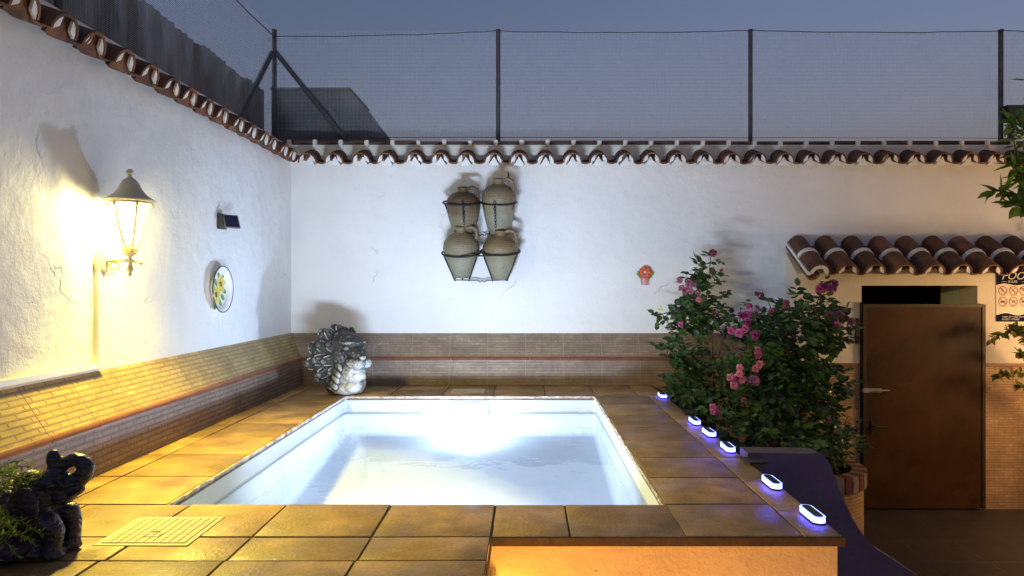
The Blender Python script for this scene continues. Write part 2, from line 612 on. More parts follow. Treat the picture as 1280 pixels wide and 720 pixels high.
def thing(name, label, cat, loc=(0, 0, 0), group=None):
    o = bpy.data.objects.new(name, None)
    o.empty_display_size = .1
    C.objects.link(o)
    o.location = loc
    WL[o.name] = Vector(loc)
    return tag(o, label, cat, group)


def copy_tree(o, loc=None, rot=None, label=None, parent=None):
    c = o.copy()
    C.objects.link(c)
    WL[c.name] = WL.get(o.name, Vector())
    if parent is not None:
        c.parent = parent
    for ch in list(o.children):
        copy_tree(ch, parent=c)
    if loc is not None:
        c.location = loc
    if rot is not None:
        c.rotation_euler = rot
    if label:
        c['label'] = label
    return c


def sculpt(mb, voxel, smooth_it=2):
    me = bpy.data.meshes.new('tmp')
    mb.bm.to_mesh(me)
    mb.bm.free()
    o = bpy.data.objects.new('tmp', me)
    C.objects.link(o)
    r = o.modifiers.new('r', 'REMESH'); r.mode = 'VOXEL'; r.voxel_size = voxel
    s_ = o.modifiers.new('s', 'SMOOTH'); s_.iterations = smooth_it; s_.factor = .5
    dg = bpy.context.evaluated_depsgraph_get()
    me2 = bpy.data.meshes.new_from_object(o.evaluated_get(dg))
    bpy.data.objects.remove(o)
    out = MB()
    out.bm.from_mesh(me2)
    bpy.data.meshes.remove(me2)
    return out


def text_mb(txt, size, origin, shear=0, extrude=.0006, align='CENTER', bold=0):
    """text standing in the XZ plane, facing -Y"""
    cu = bpy.data.curves.new('t', 'FONT')
    cu.body = txt
    cu.size = size
    cu.extrude = extrude
    cu.shear = shear
    cu.offset = bold
    cu.align_x = align
    cu.align_y = 'CENTER'
    o = bpy.data.objects.new('t', cu)
    C.objects.link(o)
    dg = bpy.context.evaluated_depsgraph_get()
    me = bpy.data.meshes.new_from_object(o.evaluated_get(dg))
    bpy.data.objects.remove(o)
    me.transform(Matrix.Translation(origin) @ Matrix.Rotation(PI / 2, 4, 'X'))
    return me


# ------------------------------------------------------------------ the setting
FZ = -1.094                       # terrace level; the pool deck is z = 0
PX0, PX1, PY0, PY1 = -1.48, .572, 2.88, 5.71     # pool rim
DX0, DX1, DY1 = -2.045, 1.146, 6.366             # deck edges
NX, NY = -.124, 2.503                            # the inner corner of the L

g = MB()
g.face([(-60, -60, FZ - .006), (60, -60, FZ - .006), (60, 60, FZ - .006), (-60, 60, FZ - .006)])
tag(g.build('ground', mat('bare_ground', (.07, .06, .05), .9, .2)), kind='structure')
t = MB()
t.face([(-.3, -3, FZ), (6.2, -3, FZ), (6.2, 6.6, FZ), (-.3, 6.6, FZ)], [(-.3, -3), (6.2, -3), (6.2, 6.6), (-.3, 6.6)])
tag(t.build('terrace', DARKFLOOR), kind='structure')

# deck core (grout bed) round the basin, rendered plinth below, tiles on top
d = MB()
zt, zb = -.006, -.034
for lo, hi in (((-2.1, -2, zb), (PX0, 6.45, zt)), ((PX0, PY1, zb), (DX1 - .012, 6.45, zt)), ((PX1, NY + .012, zb), (DX1 - .012, PY1, zt)),
               ((PX0, NY + .012, zb), (PX1, PY0, zt)), ((PX0, -2, zb), (NX - .012, NY + .012, zt))):
    d.box(lo, hi)
tag(d.build('deck_bed', GROUT), kind='structure')
p = MB()
p.box((NX - .02, NY + .022, FZ), (DX1 - .015, NY + .12, zb))
p.box((DX1 - .115, NY + .12, FZ), (DX1 - .015, 6.45, zb))
p.box((NX - .12, -2, FZ), (NX - .02, NY + .12, zb))
tag(p.build('deck_plinth', OCHRE), kind='structure')

tiles = MB()


def lay(xs, ys, gap=.010, z=0.0):
    for a, b in zip(xs, xs[1:]):
        for c, e in zip(ys, ys[1:]):
            j = lambda: random.uniform(-.0018, .0018)
            ang = random.uniform(-.003, .003)
            cx, cy = (a + b) / 2, (c + e) / 2
            M = Matrix.Translation((cx + j(), cy + j(), z + random.uniform(-.0012, .0008))) @ Matrix.Rotation(ang, 4, 'Z') @ Euler((random.uniform(-.003, .003), random.uniform(-.003, .003), 0)).to_matrix().to_4x4()
            hx, hy = (b - a) / 2 - gap / 2, (e - c) / 2 - gap / 2
            tiles.box((-hx, -hy, -.022), (hx, hy, 0), .003, M)


yl = [2.88 + .4235 * i for i in range(9)]
yl = [v for v in yl if v < 6.2] + [6.366]
lay([DX0, -1.914, PX0 - .002], yl)
# front rows (left part runs on towards the camera)
xf = [DX0, -1.81, -1.38, -.983, -.5526, NX]
lay(xf, [NY, PY0 - .003])
lay(xf, [2.286, NY])
lay([DX0, -1.83, -1.40, -.99, -.56, NX], [1.4, 1.85, 2.286])
lay([DX0, -1.83, -1.40, -.99, -.56, NX], [-1.6, -1.2, -.77, -.34, .09, .52, .95, 1.4])
lay([NX, .162, .585], [NY, PY0 - .003])
# right side
lay([.575, 1.004], [NY, 2.876, 3.276, 3.66, 4.06, 4.45, 4.87, 5.30, 5.715])
lay([1.004, DX1], [NY, 2.79, 3.22, 3.65, 4.08, 4.51, 4.94, 5.36, 5.715])
# back strip
lay([-1.478, -1.12, -.69, -.27, .163, .575, .93, DX1], [PY1 + .005, 6.08, 6.366])
ns = MB()  # thin dark brown strips along the open deck edges
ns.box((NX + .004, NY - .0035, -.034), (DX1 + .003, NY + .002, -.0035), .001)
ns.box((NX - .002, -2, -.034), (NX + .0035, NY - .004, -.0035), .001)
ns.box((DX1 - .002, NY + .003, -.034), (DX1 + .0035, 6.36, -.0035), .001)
tag(ns.build('deck_nosing', mat('dark_tile_edge', (.055, .028, .014), .8, .4, 20, .003, 60)), kind='structure')
tag(tiles.build('deck_paving', TILE_DECK, smooth=30), kind='structure')

# pool basin: painted walls, sloping floor, rounded corners
b = bmesh.new()
zw, e = -.004, .006
fl = lambda y: -.66 + (-.33 + .66) * max(0, (y - 2.9)) / (PY1 - 2.9)
V = [b.verts.new(q) for q in ((PX0 - e, PY0 - e, zw), (PX1 + e, PY0 - e, zw), (PX1 + e, PY1 + e, zw), (PX0 - e, PY1 + e, zw),
                              (PX0 - e, PY0 - e, -.66), (PX1 + e, PY0 - e, -.66), (PX1 + e, PY1 + e, -.325), (PX0 - e, PY1 + e, -.325))]
for q in ((0, 1, 5, 4), (1, 2, 6, 5), (2, 3, 7, 6), (3, 0, 4, 7), (4, 5, 6, 7)):
    b.faces.new([V[i] for i in q])
eds = [x for x in b.edges if len(x.link_faces) == 2]
bmesh.ops.bevel(b, geom=eds, offset=.035, segments=5, affect='EDGES', profile=.5)
pb = MB()
pb.merge(b)
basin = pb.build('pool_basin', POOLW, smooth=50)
tag(basin, kind='structure')
w = MB()
zwat = -.146
nx, ny = 24, 32
grid = [[w.bm.verts.new((PX0 - .003 + (PX1 - PX0 + .006) * i / nx, PY0 - .003 + (PY1 - PY0 + .006) * j / ny, zwat)) for i in range(nx + 1)] for j in range(ny + 1)]
for j in range(ny):
    for i in range(nx):
        w.bm.faces.new((grid[j][i], grid[j][i + 1], grid[j + 1][i + 1], grid[j + 1][i]))
tag(w.build('pool_water', WATER, smooth='all', fixn=False), kind='structure')
# chalky broken rim where the tiles were cut
rim = MB()


def rim_line(a, b_, n, out):
    a, b_, out = Vector(a), Vector(b_), Vector(out)
    prev = None
    rows = []
    for i in range(n + 1):
        q = a.lerp(b_, i / n)
        o = out * random.uniform(.000, .010)
        h = random.uniform(-.003, .003)
        rows.append([q - out * .004 + Vector((0, 0, -.02)), q + o + Vector((0, 0, -.018)), q + o + Vector((0, 0, -.0025 + h)), q - out * .004 + Vector((0, 0, -.0035))])
    vs = [[rim.bm.verts.new(x) for x in r] for r in rows]
    for r1, r2 in zip(vs, vs[1:]):
        for k in range(4):
            rim.bm.faces.new((r1[k], r1[(k + 1) % 4], r2[(k + 1) % 4], r2[k]))


rim_line((PX0, PY1, 0), (PX1, PY1, 0), 60, (0, -1, 0))
rim_line((PX0, PY0, 0), (PX0, PY1, 0), 80, (1, 0, 0))
rim_line((PX1, PY0, 0), (PX1, PY1, 0), 80, (-1, 0, 0))
tag(rim.build('pool_rim', EDGE), kind='structure')


# ------------------------------------------------------------------ tile copings
def half_pipe(mb, T, r0, r1, th, y0, y1, cx, cz, up=True, seg=9, cz1=None, a0=0.0):
    """T maps (along run, down the slope, normal) to the world"""
    cz1 = cz if cz1 is None else cz1
    sg = 1 if up else -1
    rows = []
    for (y, r, z) in ((y0, r0, cz), (y1, r1, cz1)):
        o_, i_ = [], []
        for k in range(seg + 1):
            a = a0 + (PI - 2 * a0) * k / seg
            ca, sa = math.cos(a), math.sin(a)
            o_.append(mb.bm.verts.new(T(cx + r * ca, y, z + sg * r * sa)))
            i_.append(mb.bm.verts.new(T(cx + (r - th) * ca, y, z + sg * (r - th) * sa)))
        rows.append((o_, i_))
    (o0, i0), (o1, i1) = rows
    f = mb.bm.faces.new
    for k in range(seg):
        f((o0[k], o0[k + 1], o1[k + 1], o1[k]))
        f((i0[k], i1[k], i1[k + 1], i0[k + 1]))
        f((o0[k], i0[k], i0[k + 1], o0[k + 1]))
        f((o1[k], o1[k + 1], i1[k + 1], i1[k]))
    for k in (0, seg):
        f((o0[k], o1[k], i1[k], i0[k]))


def crescents(mb, T, ro, pitch, ye, dep):
    """white mortar packed under the cover tile, both sides of the slot"""
    ri = ro - .014
    cxx, czz, rc = pitch / 2, .06, ro
    for s_ in (1, -1):
        arc, low = [], []
        for k in range(9):
            a = R(64) * (1 - k / 8) + R(-5) * (k / 8)
            arc.append((ri * math.cos(a), ri * math.sin(a)))
            f_ = 1 - .44 * math.sin(PI * k / 8) ** .8
            low.append((ri * math.cos(a) * f_, ri * math.sin(a) * f_))
        poly = arc + low[-2:0:-1]
        jig = random.uniform(-.004, .004)
        pts = [T(s_ * x, ye, z + jig * .3) for x, z in poly]
        vec = T(0, ye - dep, 0) - T(0, ye, 0)
        mb.prism(pts, vec)


def coping(tm, mm, O, run, out, n, pitch, ro, length, drop, peak=True, band=None):
    run, out = Vector(run), Vector(out)
    for i in range(n):
        s = (out * math.cos(drop) + Vector((0, 0, -math.sin(drop)))).normalized()
        nn = run.cross(s)
        if nn.z < 0:
            nn = -nn
        jx, jy, jr = random.uniform(-.006, .006), random.uniform(-.012, .01), random.uniform(-.02, .02)
        o = Vector(O) + run * (pitch * i + jx)
        s2 = (s + run * jr).normalized()
        T = lambda x, y, z: o + run * x + s2 * (y + jy) + nn * z
        half_pipe(tm, T, ro * .92, ro, .014, 0, length, 0, 0, True, a0=-.06)
        half_pipe(tm, T, ro, ro * .95, .014, 0, length - .02, pitch / 2, .06, False, a0=.02)
        if i == 0 and not peak and band:
            half_pipe(mm, T, ro - .013, ro - .013, .03, length - .03, length + .004, 0, 0, True, a0=-.05)
            mm.prism([T(-ro - .010, length + .003, -.012), T(-ro + .02, length + .003, -.02), T(-ro + .02, length + .003, .012), T(-ro - .012, length + .003, .02)], T(0, 0, 0) - T(0, length + .003, 0))
            half_pipe(tm, T, .06, .06, .014, .02, length, -ro + .045, -.01, False, a0=.02)
        crescents(mm, T, ro, pitch, length - .004, .014)
        if not peak:
            yb = length - (.12 if band else .03)
            tm.prism([T(-.07, yb, -.03), T(.07, yb, -.03), T(.06, yb, .05), T(0, yb, .078), T(-.06, yb, .05)], T(0, 0, 0) - T(0, .02, 0))
        if peak:
            mm.prism([T(-.05, length - .04, -.036), T(.05, length - .04, -.036), T(random.uniform(-.005, .02), length - .04, .045)], T(0, 0, 0) - T(0, .1, 0))
        if band:
            half_pipe(mm, T, ro + .006, ro + .006, .012, band - .022, band + .022, 0, 0, True, a0=.0)


# ------------------------------------------------------------------ left garden wall
LW = thing('garden_wall', 'white roughly rendered wall on the left carrying the lit lantern, with a tiled ledge', 'wall', (-2.19, 3, 0))
m = MB()
m.box((-2.5, -2, FZ), (-2.19, 6.5, 2.09))
m.build('wall_body', WHITE, LW)


def ledge(name, parent, along, prof, a0, a1, matl, trim_at):
    """prof: list of (offset, z) in the cross-section; along: function (t, off, z) -> point"""
    mb = MB()
    v = 0
    for (o0, z0), (o1, z1) in zip(prof, prof[1:]):
        L = math.hypot(o1 - o0, z1 - z0)
        mb.face([along(a0, o0, z0), along(a1, o0, z0), along(a1, o1, z1), along(a0, o1, z1)], [(a0, v), (a1, v), (a1, v + L), (a0, v + L)])
        v += L
    lo = mb.build(name, matl, parent, fixn=False)
    return lo


la = lambda t, o, z: Vector((o, t, z))
lL = ledge('tiled_ledge', LW, la, [(-2.192, .470), (-2.050, .252)], -2, 6.5, LEDGE, 0)
l2 = ledge('ledge_front', lL, la, [(-2.047, .228), (-2.043, -.03)], -2, 6.45, LEDGE3, 0)


def trim(parent, T, a0, a1, pitch):
    """rounded red edge tiles with two grooved lines under them"""
    mb = MB()
    t_ = a0
    while t_ < a1 - .01:
        t2 = min(t_ + pitch, a1)
        prof = [(.016, .257)] + [(-.002 - .014 * math.sin(a) + .0, .243 + .014 * math.cos(a)) for a in (R(20), R(55), R(90), R(130))] + [(-.010, .228), (-.010, .222), (-.004, .222), (.016, .222)]
        mb.prism([T(t_ + .0015, o, z) for o, z in prof], T(t2 - .0015, 0, 0) - T(t_ + .0015, 0, 0))
        t_ = t2
    return mb.build('trim_tiles', TRIM, parent, smooth=35)


trim(lL, lambda t, o, z: Vector((-2.047 - o, t, z)), -2, 6.37, .333)
tm, mm = MB(), MB()
coping(tm, mm, (-2.24, -.9, 2.098), (0, 1, 0), (1, 0, 0), 31, .2345, .088, .20, R(21), peak=False)
tm.build('roof_tiles', TERRA_ROOF, LW, smooth=40)
mm.build('tile_mortar', MORTAR, LW)
rb = MB()
rb.box((-2.46, -2, 2.06), (-2.2, 6.45, 2.215), .02)
rb.build('coping_bed', MORTAR, LW)
rt = MB()
y = -1.9
while y < 6.4:
    Tt = lambda x, yy, z: Vector((-2.33 + x, y + yy, 2.205 + z))
    half_pipe(rt, Tt, .115, .10, .014, 0, .24, 0, -.06, True, seg=7, cz1=-.065)
    y += .235
rt.build('ridge_tiles', RIDGE, LW, smooth=40)

# ------------------------------------------------------------------ back wall
BWY = 6.5
BW = thing('back_wall', 'white rendered back wall behind the pool, topped by a clay tile coping, jars hung on it', 'wall', (0, BWY, 0))
m = MB()
m.box((-2.5, BWY, FZ), (7.0, BWY + .3, 2.09))
m.build('wall_body', WHITE2, BW)
lb = lambda t, o, z: Vector((t, o, z))
bL = ledge('tiled_ledge', BW, lb, [(BWY + .002, .467), (6.372, .252)], -2.2, 2.44, LEDGE2, 0)
ledge('ledge_front', bL, lb, [(6.370, .228), (6.366, FZ)], -2.1, 2.44, LEDGE2, 0)
trim(bL, lambda t, o, z: Vector((t, 6.370 + o, z)), -2.06, 2.44, .35)
tm, mm = MB(), MB()
coping(tm, mm, (-1.98, 6.50, 2.098), (1, 0, 0), (0, -1, 0), 32, .2405, .088, .20, R(21))
tm.build('roof_tiles', TERRA_ROOF, BW, smooth=40)
mm.build('tile_mortar', MORTAR, BW)
rb = MB()
rb.box((-2.3, 6.47, 2.06), (6.5, 6.78, 2.222), .02)
x = -2.2
while x < 6.4:
    rb.box((x - .02, 6.455, 2.20), (x + .02, 6.60, 2.262 + random.uniform(-.01, .008)), .012)
    x += .2405
rb.build('coping_bed', mat('warm_mortar', (.74, .70, .60), .85, .1, 14, .004, 60), BW)
rt = MB()
x = -2.2
while x < 6.4:
    xx = x
    rt.box((xx + .024, 6.468, 2.2235), (xx + .2405 - .024, 6.70, 2.253 + random.uniform(-.004, .004)), .008, Matrix.Translation((0, 0, random.uniform(-.002, .003))))
    x += .2405
rt.build('ridge_tiles', RIDGE, BW)

# ------------------------------------------------------------------ door wall with its own little roof
DWY = 6.24
WX0 = 2.43
OX0, OX1, OZ1 = 3.012, 4.052, .907
DW = thing('door_wall', 'cream wall block round the brown door, with a small clay tile roof and stone dado', 'wall', (3.5, DWY, FZ))
m = MB()
zt_ = 1.015
m.box((WX0, DWY, FZ), (OX0, BWY - .002, zt_))
m.box((OX0, DWY, OZ1), (OX1, BWY - .002, zt_))
m.box((OX1, DWY, FZ), (7.0, BWY - .002, zt_))
m.prism([(WX0, DWY, zt_), (WX0, BWY - .004, zt_), (WX0, BWY - .004, zt_ + .2)], (4.57, 0, 0))
m.build('wall_body', CREAM, DW)
dd = MB()
zd = .178
for x0, x1 in ((WX0 - .002, OX0 - .03), (OX1 + .06, 7.0)):
    dd.face([(x0, DWY - .008, FZ), (x1, DWY - .008, FZ), (x1, DWY - .008, zd), (x0, DWY - .008, zd)], [(x0, FZ), (x1, FZ), (x1, zd), (x0, zd)])
    dd.face([(x0, DWY - .008, zd), (x1, DWY - .008, zd), (x1, DWY, zd), (x0, DWY, zd)], [(x0, 0), (x1, 0), (x1, .008), (x0, .008)])
    dd.face([(x0, DWY - .008, FZ), (x0, DWY - .008, zd), (x0, DWY, zd), (x0, DWY, FZ)], [(0, 0), (0, 1), (.01, 1), (.01, 0)])
    dd.face([(x1, DWY - .008, FZ), (x1, DWY, FZ), (x1, DWY, zd), (x1, DWY - .008, zd)], [(0, 0), (0, 1), (.01, 1), (.01, 0)])
dado = dd.build('dado_tiles', DADO, DW)
tr = MB()
for x0, x1 in ((WX0 - .006, OX0 - .03), (OX1 + .06, 7.0)):
    tr.box((x0, DWY - .02, zd), (x1, DWY, zd + .035), .006)
tr.build('trim_tiles', TRIM, dado)
tm, mm = MB(), MB()
coping(tm, mm, (2.535, 6.505, 1.30), (1, 0, 0), (0, -1, 0), 18, .2485, .094, .56, R(31), peak=False, band=.29)
tm.build('roof_tiles', TERRA_ROOF, DW, smooth=40)
mm.build('tile_mortar', MORTAR, DW, smooth=40)
# the unlit room behind
rm = MB()
for q in (((OX0 - .5, 8, FZ), (OX1 + .5, 8, FZ), (OX1 + .5, 8, 1.3), (OX0 - .5, 8, 1.3)),
          ((OX0 - .5, BWY + .31, FZ), (OX0 - .5, 8, FZ), (OX0 - .5, 8, 1.3), (OX0 - .5, BWY + .31, 1.3)),
          ((OX1 + .5, BWY + .31, FZ), (OX1 + .5, 8, FZ), (OX1 + .5, 8, 1.3), (OX1 + .5, BWY + .31, 1.3)),
          ((OX0 - .5, BWY + .31, 1.3), (OX1 + .5, BWY + .31, 1.3), (OX1 + .5, 8, 1.3), (OX0 - .5, 8, 1.3))):
    rm.face(q)
rm.build('room_lining', SHADOWROOM, DW)
# door leaf
dm = MB()
lx0, lx1, lz0, lz1 = 3.006, 4.098, FZ + .012, .742
dm.box((lx0, DWY - .034, lz0), (lx1, DWY - .012, lz1), .003)
door = dm.build('door', DOORM, DW)
fr_ = MB()
fr_.box((lx0 - .012, DWY - .03, FZ), (lx0 - .003, DWY + .01, OZ1 - .15), 0)
fr_.box((lx0, DWY - .042, lz0), (lx0 + .03, DWY - .036, lz1), .001)
fr_.box((lx1 - .03, DWY - .042, lz0), (lx1, DWY - .036, lz1), .001)
fr_.box((lx0 + .03, DWY - .041, lz1 - .03), (lx1 - .03, DWY - .036, lz1), .001)
fr_.build('door_edge_strip', mat('dark_steel', (.035, .018, .009), .5, .3, 6, .001, 40, metal=.3), door)
lt = MB()
lzc = CH + (VY - 488) / F * 6.2
lt.box((3.0, DWY - .062, lzc - .02), (3.05, DWY - .036, lzc + .022), .003)
lt.box((3.055, DWY - .058, lzc - .016), (3.16, DWY - .036, lzc + .018), .003)
lt.tube([(2.985, DWY - .064, lzc + .003), (3.23, DWY - .064, lzc + .003)], .007)
lt.tube([(3.12, DWY - .064, lzc + .003), (3.12, DWY - .10, lzc - .012)], .005)
lt.build('bolt', STEEL, door)
hd = MB()
hz = CH + (VY - 533) / F * 6.2
hd.box((3.075, DWY - .042, hz - .07), (3.105, DWY - .036, hz + .05), .002)
hd.tube([(3.09, DWY - .04, hz), (3.09, DWY - .085, hz), (3.20, DWY - .088, hz + .004)], .008)
hd.build('handle', BLACK, door)
# wall hole: cut the back wall behind the doorway
bwb = [o for o in BW.children if o.name.startswith('wall_body')][0]
me = bwb.data
bmx = bmesh.new()
for lo, hi in (((-2.5, BWY, FZ), (OX0, BWY + .3, 2.09)), ((OX0, BWY, OZ1), (OX1, BWY + .3, 2.09)), ((OX1, BWY, FZ), (7.0, BWY + .3, 2.09))):
    q = MB(); q.box(lo, hi)
    tmp = bpy.data.meshes.new('x'); q.bm.to_mesh(tmp); q.bm.free(); bmx.from_mesh(tmp); bpy.data.meshes.remove(tmp)
bmesh.ops.translate(bmx, vec=-WL[BW.name], verts=bmx.verts)
bmx.to_mesh(me); bmx.free()

# ------------------------------------------------------------------ house wall on the right, out of the frame, with the second lantern
RW = MB()
RW.box((5.2, -2, FZ), (5.5, 6.2, 2.6))
tag(RW.build('house_wall', CREAM), 'cream house wall closing the terrace on the right', 'wall')

# ------------------------------------------------------------------ things beyond the walls
m = MB()
ys, zs = [], []
y = -1.0
prof = []
k = 0
while y < 7.05:
    prof.append(y); y += .05
rows = []
for z in (1.6, 2.9):
    rows.append([m.bm.verts.new((-2.66 + (.012 if i % 2 else -.012), yy, z if z < 2 else 2.87 + .022 * ((i // 9) % 2) + .02 * math.sin(i * .7) * .3)) for i, yy in enumerate(prof)])
back = [[m.bm.verts.new(v.co + Vector((-.03, 0, 0))) for v in r] for r in rows]
for i in range(len(prof) - 1):
    m.bm.faces.new((rows[0][i], rows[0][i + 1], rows[1][i + 1], rows[1][i]))
    m.bm.faces.new((back[0][i], back[1][i], back[1][i + 1], back[0][i + 1]))
    m.bm.faces.new((rows[1][i], rows[1][i + 1], back[1][i + 1], back[1][i]))
sh = m.build('corrugated_screen', FIBRO, loc=(-2.66, 3, 1.6))
tag(sh, 'dark streaked corrugated sheet screen rising behind the left wall', 'screen')
m = MB()
m.prism([(-2.6, 7.12, 1.6), (-1.35, 7.12, 1.6), (-1.40, 7.12, 2.35), (-1.52, 7.12, 2.55), (-1.79, 7.12, 2.90), (-2.6, 7.12, 2.90)], (0, .8, 0))
m.box((-2.6, 7.08, 2.90), (-1.78, 7.95, 2.925), .006)
tag(m.build('sooty_outbuilding', BLOCK, loc=(-2, 7.5, 1.6)), 'squat sooty grey masonry block with a slanting right side, behind the wall corner', 'outbuilding')

FN = thing('net_fence', 'grey steel posts with fine netting and a wire on top of the walls', 'fence', (0, 6.65, 2.1))
for (x, y, r) in ((-2.4, 6.65, .022), (-.262, 6.65, .021), (2.148, 6.65, .021), (4.54, 6.65, .022), (-2.4, 3.575, .021)):
    q = MB()
    q.tube([(x, y, 2.0), (x, y, 3.345)], r, 12)
    q.lathe([(r + .003, 0), (r + .003, .012), (0, .016)], 12, (x, y, 3.34))
    q.build('post', POST, FN, smooth=40)
for a, b_ in (((-2.37, 6.62, 3.12), (-1.67, 6.62, 2.24)), ((-2.41, 6.61, 3.12), (-2.41, 5.80, 2.24))):
    q = MB(); q.tube([a, b_], .024, 10); q.build('brace', POST, FN, smooth=40)


def sag(a, b_, n, s, wob=0.0):
    a, b_ = Vector(a), Vector(b_)
    return [a.lerp(b_, i / n) + Vector((0, 0, -s * 4 * (i / n) * (1 - i / n) + random.uniform(-wob, wob))) for i in range(n + 1)]


q = MB()
for a, b_ in (((-2.4, 6.62, 3.28), (-.262, 6.62, 3.33)), ((-.262, 6.62, 3.33), (2.148, 6.62, 3.335)), ((2.148, 6.62, 3.335), (4.54, 6.62, 3.33)), ((4.54, 6.62, 3.33), (6.8, 6.62, 3.33)),
              ((-2.4, -1, 3.27), (-2.4, 3.575, 3.31)), ((-2.4, 3.575, 3.31), (-2.4, 6.62, 3.28))):
    q.tube(sag(a, b_, 16, .018, .004), .0042, 5)
q.tube(sag((-2.4, 6.62, 2.32), (6.8, 6.62, 2.31), 30, .0, .003), .0025, 4)
for k in range(5):
    z = 2.55 + k * .17
    pts = [Vector((-2.4 + random.uniform(-.06, .06), 6.61, z + random.uniform(-.04, .04) + .025 * j)) for j in range(5)]
    q.tube(pts, .0022, 4)
q.build('top_wire', WIRE, FN)
q = MB()
pit = .0128
tk = .0006


def strip(a, b_, wv):
    a, b_, wv = Vector(a), Vector(b_), Vector(wv)
    dn = (b_ - a).cross(wv).normalized() * tk
    v = [q.bm.verts.new(t) for t in (a - wv, a + wv, a + dn, b_ - wv, b_ + wv, b_ + dn)]
    for f in ((0, 1, 4, 3), (1, 2, 5, 4), (2, 0, 3, 5)):
        q.bm.faces.new([v[i] for i in f])


z = 2.27
while z < 3.345:
    strip((-2.4, 6.655, z), (6.8, 6.655, z), (0, 0, tk)); strip((-2.405, -1, z), (-2.405, 6.65, z), (0, 0, tk))
    z += pit
x = -2.4
while x < 6.8:
    strip((x, 6.655, 2.25), (x, 6.655, 3.345), (tk, 0, 0)); x += pit
y = -1
while y < 6.65:
    strip((-2.405, y, 2.25), (-2.405, y, 3.345), (0, tk, 0)); y += pit
net = q.build('netting', NET, FN)

# floodlight on the right hand post
fp = at(1262, 143, 6.55)
FL = thing('floodlight', 'small black floodlight on a bracket at the right end of the net fence', 'floodlight', (fp.x, 6.55, fp.z - .1))
q = MB(); q.prism([(fp.x - .115, 6.42, fp.z + .055), (fp.x + .13, 6.42, fp.z + .055), (fp.x + .11, 6.42, fp.z - .06), (fp.x - .085, 6.42, fp.z - .06)], (0, .1, 0))
q.build('lamp_housing', DARKPL, FL)
q = MB(); q.tube([(fp.x + .02, 6.54, fp.z), (fp.x + .02, 6.56, fp.z - .1), (fp.x + .02, 6.56, 2.1)], .03, 10); q.build('bracket', DARKPL, FL)

# ------------------------------------------------------------------ wall lantern
def make_lantern(label):
    """local frame: origin on the wall at the mounting plate, arm towards +X"""
    L = thing('wall_lantern', label, 'lantern', (0, 0, 0), None)
    ax = .155
    q = MB()
    Mx = Matrix.Rotation(PI / 2, 4, 'Y')
    q.lathe([(0, .0), (.05, 0), (.052, .008), (.042, .016), (.03, .03), (.02, .036), (0, .038)], 24, M=Matrix.Diagonal((1, 1, 1.45, 1)) @ Mx)
    q.build('wall_plate', LAMPW, L, smooth=40)
    q = MB()
    q.tube([(.03, 0, .02), (.07, 0, .026), (ax, 0, .022), (ax + .05, 0, .012)], [.011, .009, .009, .007], 10)
    q.ball((ax + .055, 0, .012), .012)
    sp = []
    for k in range(22):
        a = -.5 + k * .33
        r = .034 * (1 - k / 26)
        sp.append((.068 + r * math.cos(a), 0, -.012 + r * math.sin(a)))
    q.tube(sp, .0055, 7)
    q.tube([(.02, 0, -.04), (.045, 0, -.05), (.075, 0, -.047)], .006, 7)
    q.build('scroll_arm', LAMPW, L, smooth=50)
    q = MB()
    q.lathe([(0, -.052), (.008, -.045), (.010, -.034), (.005, -.028), (.016, -.018), (.018, -.005), (.009, .006), (.009, .05), (.02, .058), (.034, .07), (.036, .092), (.026, .098), (0, .1)], 20, (ax, 0, -.01))
    q.build('stem', LAMPW, L, smooth=40)
    zb_, zt2 = .094, .318
    prof = [(.030, zb_), (.048, zb_ + .035), (.068, zb_ + .09), (.084, zb_ + .15), (.093, zb_ + .2), (.096, zt2)]
    q = MB()
    for k in range(6):
        a = PI / 3 * k + .3
        q.tube([(ax + r * math.cos(a), r * math.sin(a), z) for r, z in prof], .0042, 6)
    q.ring((ax, 0, zt2), .097, .006)
    q.ring((ax, 0, zb_ + .004), .031, .006)
    for k in range(6):
        a = PI / 3 * k + .3
        q.ball((ax + .103 * math.cos(a), .103 * math.sin(a), zt2 - .012), (.009, .009, .012), sub=1)
    q.build('cage', LAMPW, L, smooth=50)
    q = MB()
    q.lathe([(r - .003, z) for r, z in prof], 24, (ax, 0, 0))
    gl_ = q.build('glass', GLASSLIT, L, smooth='all')
    q = MB()
    q.lathe([(.101, .322), (.120, .326), (.122, .332), (.100, .345), (.074, .365), (.055, .392), (.042, .42), (.030, .437), (.018, .445), (.010, .452), (.013, .458), (.010, .462)], 28, (ax, 0, 0))
    q.lathe([(.101, .322), (.085, .335), (.06, .36), (0, .40)], 28, (ax, 0, 0))
    rf = q.build('lamp_roof', LAMPW, L, smooth=45)
    q = MB(); q.ball((ax, 0, .476), .018); q.build('finial', LAMPW, rf, smooth='all')
    q = MB()
    q.lathe([(0, .37), (.016, .37), (.018, .325), (.0, .32)], 14, (ax, 0, 0))
    q.build('lamp_holder', LAMPW, L, smooth=40)
    q = MB(); q.ball((ax, 0, .27), (.024, .024, .04)); q.build('bulb', BULB, L, smooth='all')
    return L


def lamp_light(name, loc, color, power, radius):
    l = bpy.data.lights.new(name, 'POINT')
    l.color = color; l.energy = power; l.shadow_soft_size = radius
    o = bpy.data.objects.new(name, l)
    o.location = loc
    C.objects.link(o)
    return o


LAN = make_lantern('brightly lit cream metal lantern on a scroll arm on the left white wall')
lanpos = Vector((-2.187, 3.575, 1.01))
LAN.location = lanpos
lan2 = copy_tree(LAN, (5.2, 5.1, .20), (0, 0, PI), 'lit wall lantern on the house wall right of the terrace')

P_LAN, P_SPOT, P_LAN2, P_POOL, P_POOL_FILL, P_AMB = 18.0, 116.0, 18.0, 5.5, 15.0, .6
lamp_light('lantern_light', lanpos + Vector((.155, 0, .283)), (1, .84, .34), P_LAN, .035)
